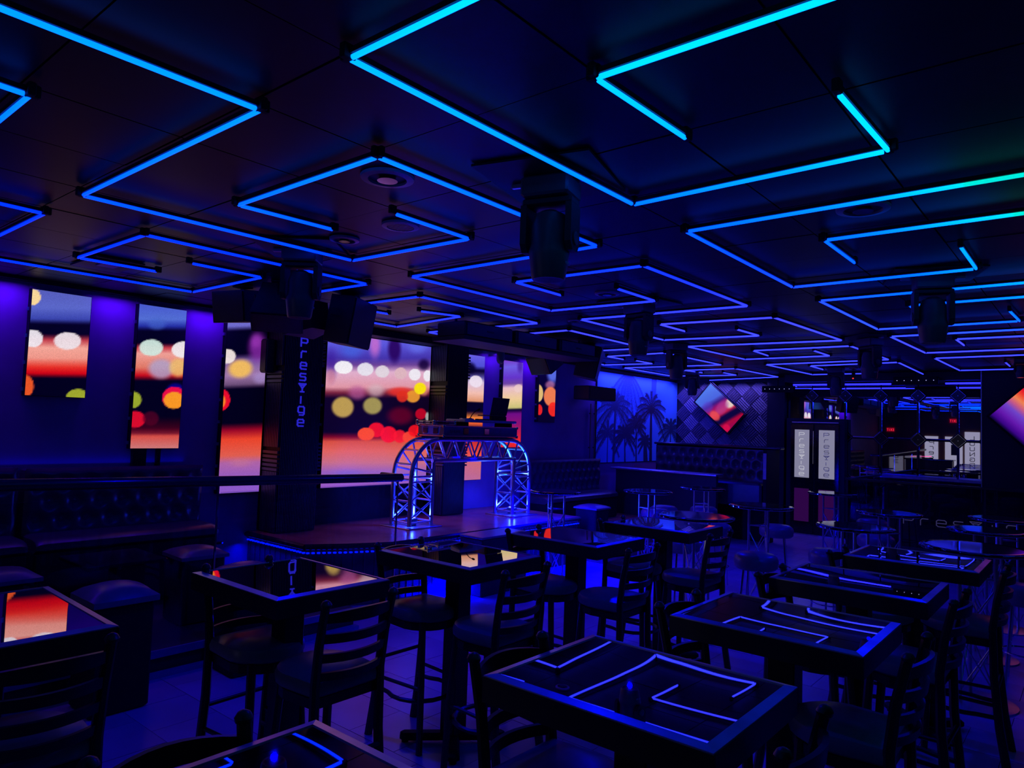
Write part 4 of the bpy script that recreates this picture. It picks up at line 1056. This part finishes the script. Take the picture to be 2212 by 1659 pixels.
# things behind the photographer that the mirror shows
t = thing('entrance_panels', 'white lit entrance panels with dark lettering seen in the mirror', 'panels', (0, YB, 0))
for xa, xb, z1, wd in ((-5.3, -4.85, 1.95, 'PresYige'), (-4.62, -4.05, 1.95, ''), (-3.98, -3.5, 2.15, 'LOUNGE')):
    p = MB().box(xa, xb, .01, .05, .15, z1).build('panel', M['whitelit'], t)
    if wd:
        g = MB()
        for i, ch in enumerate(wd): letter(ch, -.16, .13, .022, ((xa+xb)/2+.08, .051, z1-.3-i*.2), (1, 0, 0), (0, 0, 1), None, None, .003, g)
        g.build('panel_lettering', M['dimletter'], p)
    else: MB().box(xa+.2, xa+.42, .05, .055, 1.25, 1.65).build('notice', M['dimletter'], p)
for (x, z, lb) in ((-4.33, 2.5, 'red exit sign above the white entrance panels'), (-6.5, 2.1, 'red exit sign at the back corner')):
    t = thing('exit_sign', lb, 'exit sign', (x, YB+.02, z))
    MB().bbox(-.14, .14, 0, .05, -.02, .14, .006).build('housing', M['exitbox'], t)
    for i, ch in enumerate('EXIT'): letter(ch, -.045, .08, .012, (.12-i*.065, .051, .015), (1, 0, 0), (0, 0, 1), M['exit'], t, .003)
t = thing('neon_bar', 'pink neon bar on the counter behind the photographer', 'neon light', (-5.3, -3.2, 1.15))
MB().tube([(-.35, 0, 0), (.35, 0, .03)], .012, 8).build('tube', M['pink'], t)
MB().bbox(-.4, .4, -.05, .05, -.06, -.03, .006).build('base', M['plate'], t)
for x in (-.3, .3): MB().tube([(x, 0, -.04), (x, 0, 0)], .006, 6).build('support', M['plate'], t)
t = thing('bar_counter', 'dark counter under the pink neon bar', 'counter', (-5.2, -3.2, 0))
MB().bbox(-1, 1, -.3, .3, 1.04, 1.09, .01).build('top', M['gloss'], t); MB().box(-.95, .95, -.22, .22, 0, 1.04).build('body', M['brownwall'], t)

# ------------------------------------------------------------ square bar tables
def make_table(label, loc, a):
    t = thing('bar_table', label, 'table', loc, 0, 'square bar tables')
    hx, hy = a; top = 1.07; b = .030
    mb = MB()   # mitred frame: 4 rails, slightly bevelled
    o_ = [(-hx, -hy), (hx, -hy), (hx, hy), (-hx, hy)]; i_ = [(-hx+b, -hy+b), (hx-b, -hy+b), (hx-b, hy-b), (-hx+b, hy-b)]
    zt = top
    for k in range(4):
        A, B = o_[k], o_[(k+1) % 4]; C_, D_ = i_[(k+1) % 4], i_[k]
        mb.add([(*A, zt-.006), (*B, zt-.006), (*C_, zt), (*D_, zt), (*A, zt-.08), (*B, zt-.08), (*C_, zt-.08), (*D_, zt-.08)],
               [(0, 1, 2, 3), (4, 7, 6, 5), (0, 4, 5, 1), (2, 6, 7, 3), (1, 5, 6, 2), (3, 7, 4, 0)])
    mb.build('edge_frame', M['frame'], t)
    e = .002; mb = MB()
    mb.box(-hx-e, hx+e, -hy-e, -hy+.008, zt-.085, zt-.010); mb.box(-hx-e, hx+e, hy-.008, hy+e, zt-.085, zt-.010)
    mb.box(-hx-e, -hx+.008, -hy, hy, zt-.085, zt-.010); mb.box(hx-.008, hx+e, -hy, hy, zt-.085, zt-.010)
    mb.build('apron', M['wood'], t)
    MB().box(-hx+b, hx-b, -hy+b, hy-b, zt-.06, zt-.003).build('mirror_top', M['tablemirror'], t)
    MB().bbox(-.055, .055, -.055, .055, .05, zt-.06, .006).build('column', M['wood'], t)
    for k in range(2):
        R = Matrix.Rotation(k*PI/2+PI/4, 3, 'Z')
        MB().bbox(-.30, .30, -.035, .035, .012, .055, .012, R=R).build('foot_bar', M['black'], t)
    MB().bbox(-.12, .12, -.12, .12, zt-.085, zt-.06, .004).build('top_plate', M['black'], t)
    fp = None
    for k in range(4):
        an = PI/4+k*PI/2
        if fp is None: fp = MB().lathe([(.02, 0), (.02, .012)], 10).build('glide', M['black'], t); q = fp
        else: q = fp.copy(); col.objects.link(q); q.parent = t
        q.location = (.27*math.cos(an), .27*math.sin(an), 0)
    return t
t0 = make_table('nearest right square bar table, blue angular reflections, four lines and a hook', (-1.075, 1.935, 0), (.365, .30))
tt = tree_of(t0)
TABS = [((-1.005, 3.0), 'second square bar table of the right row, curving blue tube reflections'),
 ((-.995, 4.10), 'third table of the right row with an empty black top and a red spark'),
 ((-.915, 5.19), 'farthest square table of the right row with many blue line reflections'),
 ((-2.98, 1.965), 'square bar table reflecting the lettered pillar and the wide LED wall'),
 ((-2.88, 3.02), 'square bar table reflecting the truss arch and flight case'),
 ((-2.82, 4.13), 'square bar table with a red glint on its left corner'),
 ((-2.72, 5.22), 'square bar table overlapping the large round table'),
 ((-3.09, .79), 'square bar table at the left edge reflecting the first LED screen'),
 ((-1.16, .80), 'square bar table cut off by the bottom frame edge')]
for (x, y), lb in TABS:
    o = dup(t0, (x, y, 0), 0, lb, 'square bar tables', tt)
    if y < .795: o.rotation_euler = (0, math.radians(1.2), 0)   # this one stands a little crooked

# ------------------------------------------------------------ ladder back bar chairs
def make_chair(label, loc, rz):
    t = thing('bar_chair', label, 'chair', loc, rz, 'ladder back bar chairs')
    # faces local -X; back at +X
    sw = .19; zs_ = .74
    # seat cushion (round fronted)
    pol = [(.17, -.17), (.17, .17)]+[(-.02+.19*math.cos(a)*1.0, .19*math.sin(a)) for a in [math.radians(95+i*17) for i in range(11)]]
    n = len(pol); vs = []; prof = [(.90, zs_-.045), (1.0, zs_-.03), (1.02, zs_-.005), (.97, zs_+.02), (.80, zs_+.034), (.4, zs_+.042)]
    for s, z in prof: vs += [(x*s, y*s, z) for x, y in pol]
    fs = [tuple(range(n-1, -1, -1)), tuple((len(prof)-1)*n+k for k in range(n))]
    for i in range(len(prof)-1):
        for k in range(n): fs.append((i*n+k, i*n+(k+1) % n, (i+1)*n+(k+1) % n, (i+1)*n+k))
    MB().add(vs, fs).build('seat', M['seat'], t, True)
    mb = MB(); mb.add([(x*.93, y*.93, z) for z in (zs_-.085, zs_-.045) for x, y in pol], [tuple(range(n-1, -1, -1)), tuple(n+k for k in range(n))]+[(k, (k+1) % n, n+(k+1) % n, n+k) for k in range(n)])
    mb.build('seat_frame', M['wood'], t)
    for s in (-1, 1):
        # rear leg continues as back post, bowed backwards at floor and top
        pts = [(.235, s*.175, 0), (.20, s*.17, .22), (.175, s*.165, .5), (.17, s*.165, .76), (.19, s*.168, .92), (.225, s*.172, 1.075)]
        MB().tube(pts, .024, 8, .018).build('rear_leg', M['wood'], t, True)
        MB().lathe([(.010, -.014), (.021, -.006), (.023, .004), (.016, .016), (.005, .022)], 12, T=(.228, s*.172, 1.082)).build('post_knob', M['wood'], t, True)
        MB().tube([(-.17, s*.15, 0), (-.155, s*.14, .35), (-.13, s*.125, .70)], .019, 8, .021).build('front_leg', M['wood'], t, True)
        MB().tube([(-.155, s*.142, .34), (.185, s*.165, .34)], .011, 6).build('side_stretcher', M['wood'], t)
    MB().tube([(.19, -.165, .44), (.19, .165, .44)], .011, 6).build('rear_stretcher', M['wood'], t)
    # bentwood foot ring
    ring = [(.0+.185*math.cos(a)-.0, .185*math.sin(a), .27) for a in [math.radians(60+i*20) for i in range(13)]]
    MB().tube([(.19, .15, .27)]+ring+[(.19, -.15, .27)], .013, 6).build('foot_ring', M['wood'], t, True)
    for k, (z, hh) in enumerate(((1.035, .052), (.945, .038), (.865, .036), (.79, .034))):
        xo = .17+(z-.76)*.17; vs = []; n = 9
        for i in range(n):
            u = -1+2*i/(n-1); y = u*.158; x = xo+.045*(1-u*u); ht = hh*(.75+.25*(1-u*u)) if k == 0 else hh
            vs += [(x-.008, y, z-hh/2), (x+.008, y, z-hh/2), (x+.010+.004, y, z-hh/2+ht), (x-.006+.004, y, z-hh/2+ht)]
        fs = []
        for i in range(n-1):
            for q_ in range(4): fs.append((i*4+q_, i*4+(q_+1) % 4, (i+1)*4+(q_+1) % 4, (i+1)*4+q_))
        fs += [(0, 1, 2, 3), tuple((n-1)*4+q_ for q_ in (3, 2, 1, 0))]
        MB().add(vs, fs).build('back_slat', M['wood'], t, True)
    return t
c0 = make_chair('ladder back bar chair right of the table reflecting the lettered pillar', (-2.585, 1.895, 0), 0)
ct = tree_of(c0)
CH_ = [(-2.50, 2.89, 0, 'ladder back bar chair right of the table holding the arch reflection'),
 (-2.42, 3.95, 0, 'ladder back bar chair right of the table with the red glint'),
 (-2.36, 4.97, 0, 'ladder back bar chair in front of the large round table'),
 (-2.70, .81, 0, 'bar chair at bottom left whose pale slat catches the light'),
 (-.80, 1.86, 0, 'bar chair cut off at the bottom, right of the nearest right table'),
 (-.735, 2.90, 0, 'bar chair right of the second table of the right row'),
 (-.745, 3.96, 0, 'bar chair right of the black topped table'),
 (-.66, 5.05, 0, 'bar chair with pale slat edges at the right end of the farthest square table'),
 (-3.10, 1.90, PI, 'bar chair tucked in on the left of the table reflecting the lettered pillar'),
 (-3.06, 2.92, PI, 'bar chair with a reddish seat left of the table with the arch reflection'),
 (-2.95, 3.98, PI, 'bar chair left of the table with the red glint'),
 (-2.85, 5.0, PI, 'bar chair left of the table overlapping the large round table'),
 (-1.29, 1.845, PI, 'bar chair whose curved back rises left of the nearest right table'),
 (-1.20, 2.89, PI, 'bar chair on the left side of the second right row table'),
 (-1.15, 3.87, PI, 'bar chair on the left side of the black topped table'),
 (-1.10, 4.94, PI, 'bar chair on the left side of the farthest right row table'),
 (-1.39, .78, PI, 'bar chair behind the table cut off by the bottom edge')]
for x, y, r, lb in CH_: dup(c0, (x, y, 0), r+random.uniform(-.03, .03), lb, 'ladder back bar chairs', ct)

# ------------------------------------------------------------ round cocktail tables and stools
def make_round(label, loc, r=.30):
    t = thing('round_table', label, 'table', loc, random.uniform(0, 2), 'round cocktail tables on truss legs')
    MB().lathe([(r-.01, 1.045), (r, 1.052), (r, 1.064), (r-.008, 1.07), (r-.05, 1.07)], 40).build('tabletop', M['roundtop'], t, True)
    L = [(.11*math.cos(a), .11*math.sin(a)) for a in (0, 2*PI/3, 4*PI/3)]
    for x, y in L: MB().tube([(x, y, .02), (x, y, 1.046)], .012, 8).build('leg', M['metal'], t, True)
    for i in range(3):
        a, b = L[i], L[(i+1) % 3]
        for z0, z1 in ((.08, .45), (.45, .80)):
            MB().tube([(a[0], a[1], z0), (b[0], b[1], z1)], .005, 5).build('brace', M['metal'], t)
            MB().tube([(b[0], b[1], z0), (a[0], a[1], z1)], .005, 5).build('brace', M['metal'], t)
        MB().tube([(a[0], a[1], .86), (b[0], b[1], .86)], .006, 5).build('brace', M['metal'], t)
    MB().lathe([(.22, 0), (.22, .01), (.10, .025)], 30).build('base_plate', M['metal'], t, True)
    return t
r0 = make_round('round cocktail table in front of the dark booth, left one', (-4.30, 7.82, 0)); rt_ = tree_of(r0)
for x, y, s, lb in ((-4.12, 8.98, 1, 'round cocktail table below the long booth counter, with a white reflection'), (-2.75, 7.42, 1.08, 'round cocktail table with two white dots of reflection'),
    (-2.80, 5.98, 1.12, 'largest round table lit blue with a pink reflection'), (-4.92, 6.74, 1, 'round cocktail table just right of the arch foot'),
    (-2.75, 9.97, 1, 'round cocktail table nearest the door'), (-1.61, 6.50, 1.02, 'round cocktail table with a pale square and striped blue reflection'),
    (-1.66, 8.0, 1, 'round cocktail table between the door and the etched glass'), (-.75, 8.5, 1, 'far round table at the right edge by the etched glass'),
    (-.76, 7.28, 1, 'middle round table at the right edge'), (-.70, 6.0, 1.15, 'round table at the right, behind the farthest square table')):
    o = dup(r0, (x, y, 0), random.uniform(0, 2), lb, 'round cocktail tables on truss legs', rt_); o.scale = (s, s, 1)
def make_stool(label, loc):
    t = thing('round_stool', label, 'stool', loc, random.uniform(0, 1), 'round bar stools with chrome legs')
    MB().lathe([(.17, .60), (.19, .62), (.195, .68), (.185, .71), (.15, .735), (.05, .745)], 28).build('seat', M['seat'], t, True)
    for k in range(4):
        a = PI/4+k*PI/2; MB().tube([(.12*math.cos(a), .12*math.sin(a), .61), (.185*math.cos(a), .185*math.sin(a), 0)], .010, 6).build('leg', M['chrome'], t, True)
    MB().tube([(.165*math.cos(a), .165*math.sin(a), .24) for a in [i*PI/10 for i in range(21)]], .007, 5).build('foot_ring', M['chrome'], t, True)
    return t
s0 = make_stool('round stool right of the bar chair before the large round table', (-2.42, 6.42, 0)); st_ = tree_of(s0)
for x, y, lb in ((-4.85, 9.3, 'far round stool before the second sofa, left'), (-4.75, 8.85, 'round stool behind the left round table'), (-4.45, 9.75, 'round stool behind the second round table'),
    (-3.55, 8.1, 'round stool left of the table with white dots'), (-3.0, 8.6, 'round stool right of the table with white dots'), (-2.35, 10.35, 'far round stool near the door'),
    (-1.95, 8.75, 'round stool between door and etched glass'), (-1.25, 7.0, 'round stool beside the pale square reflection table'), (-3.3, 6.7, 'round stool left of the largest round table'),
    (-2.0, 7.2, 'round stool before the lower door pane'), (-1.35, 5.9, 'round stool peeking over the farthest square table'), (-.45, 6.7, 'round stool at the right edge between round tables')):
    dup(s0, (x, y, 0), random.uniform(0, 1), lb, 'round bar stools with chrome legs', st_)
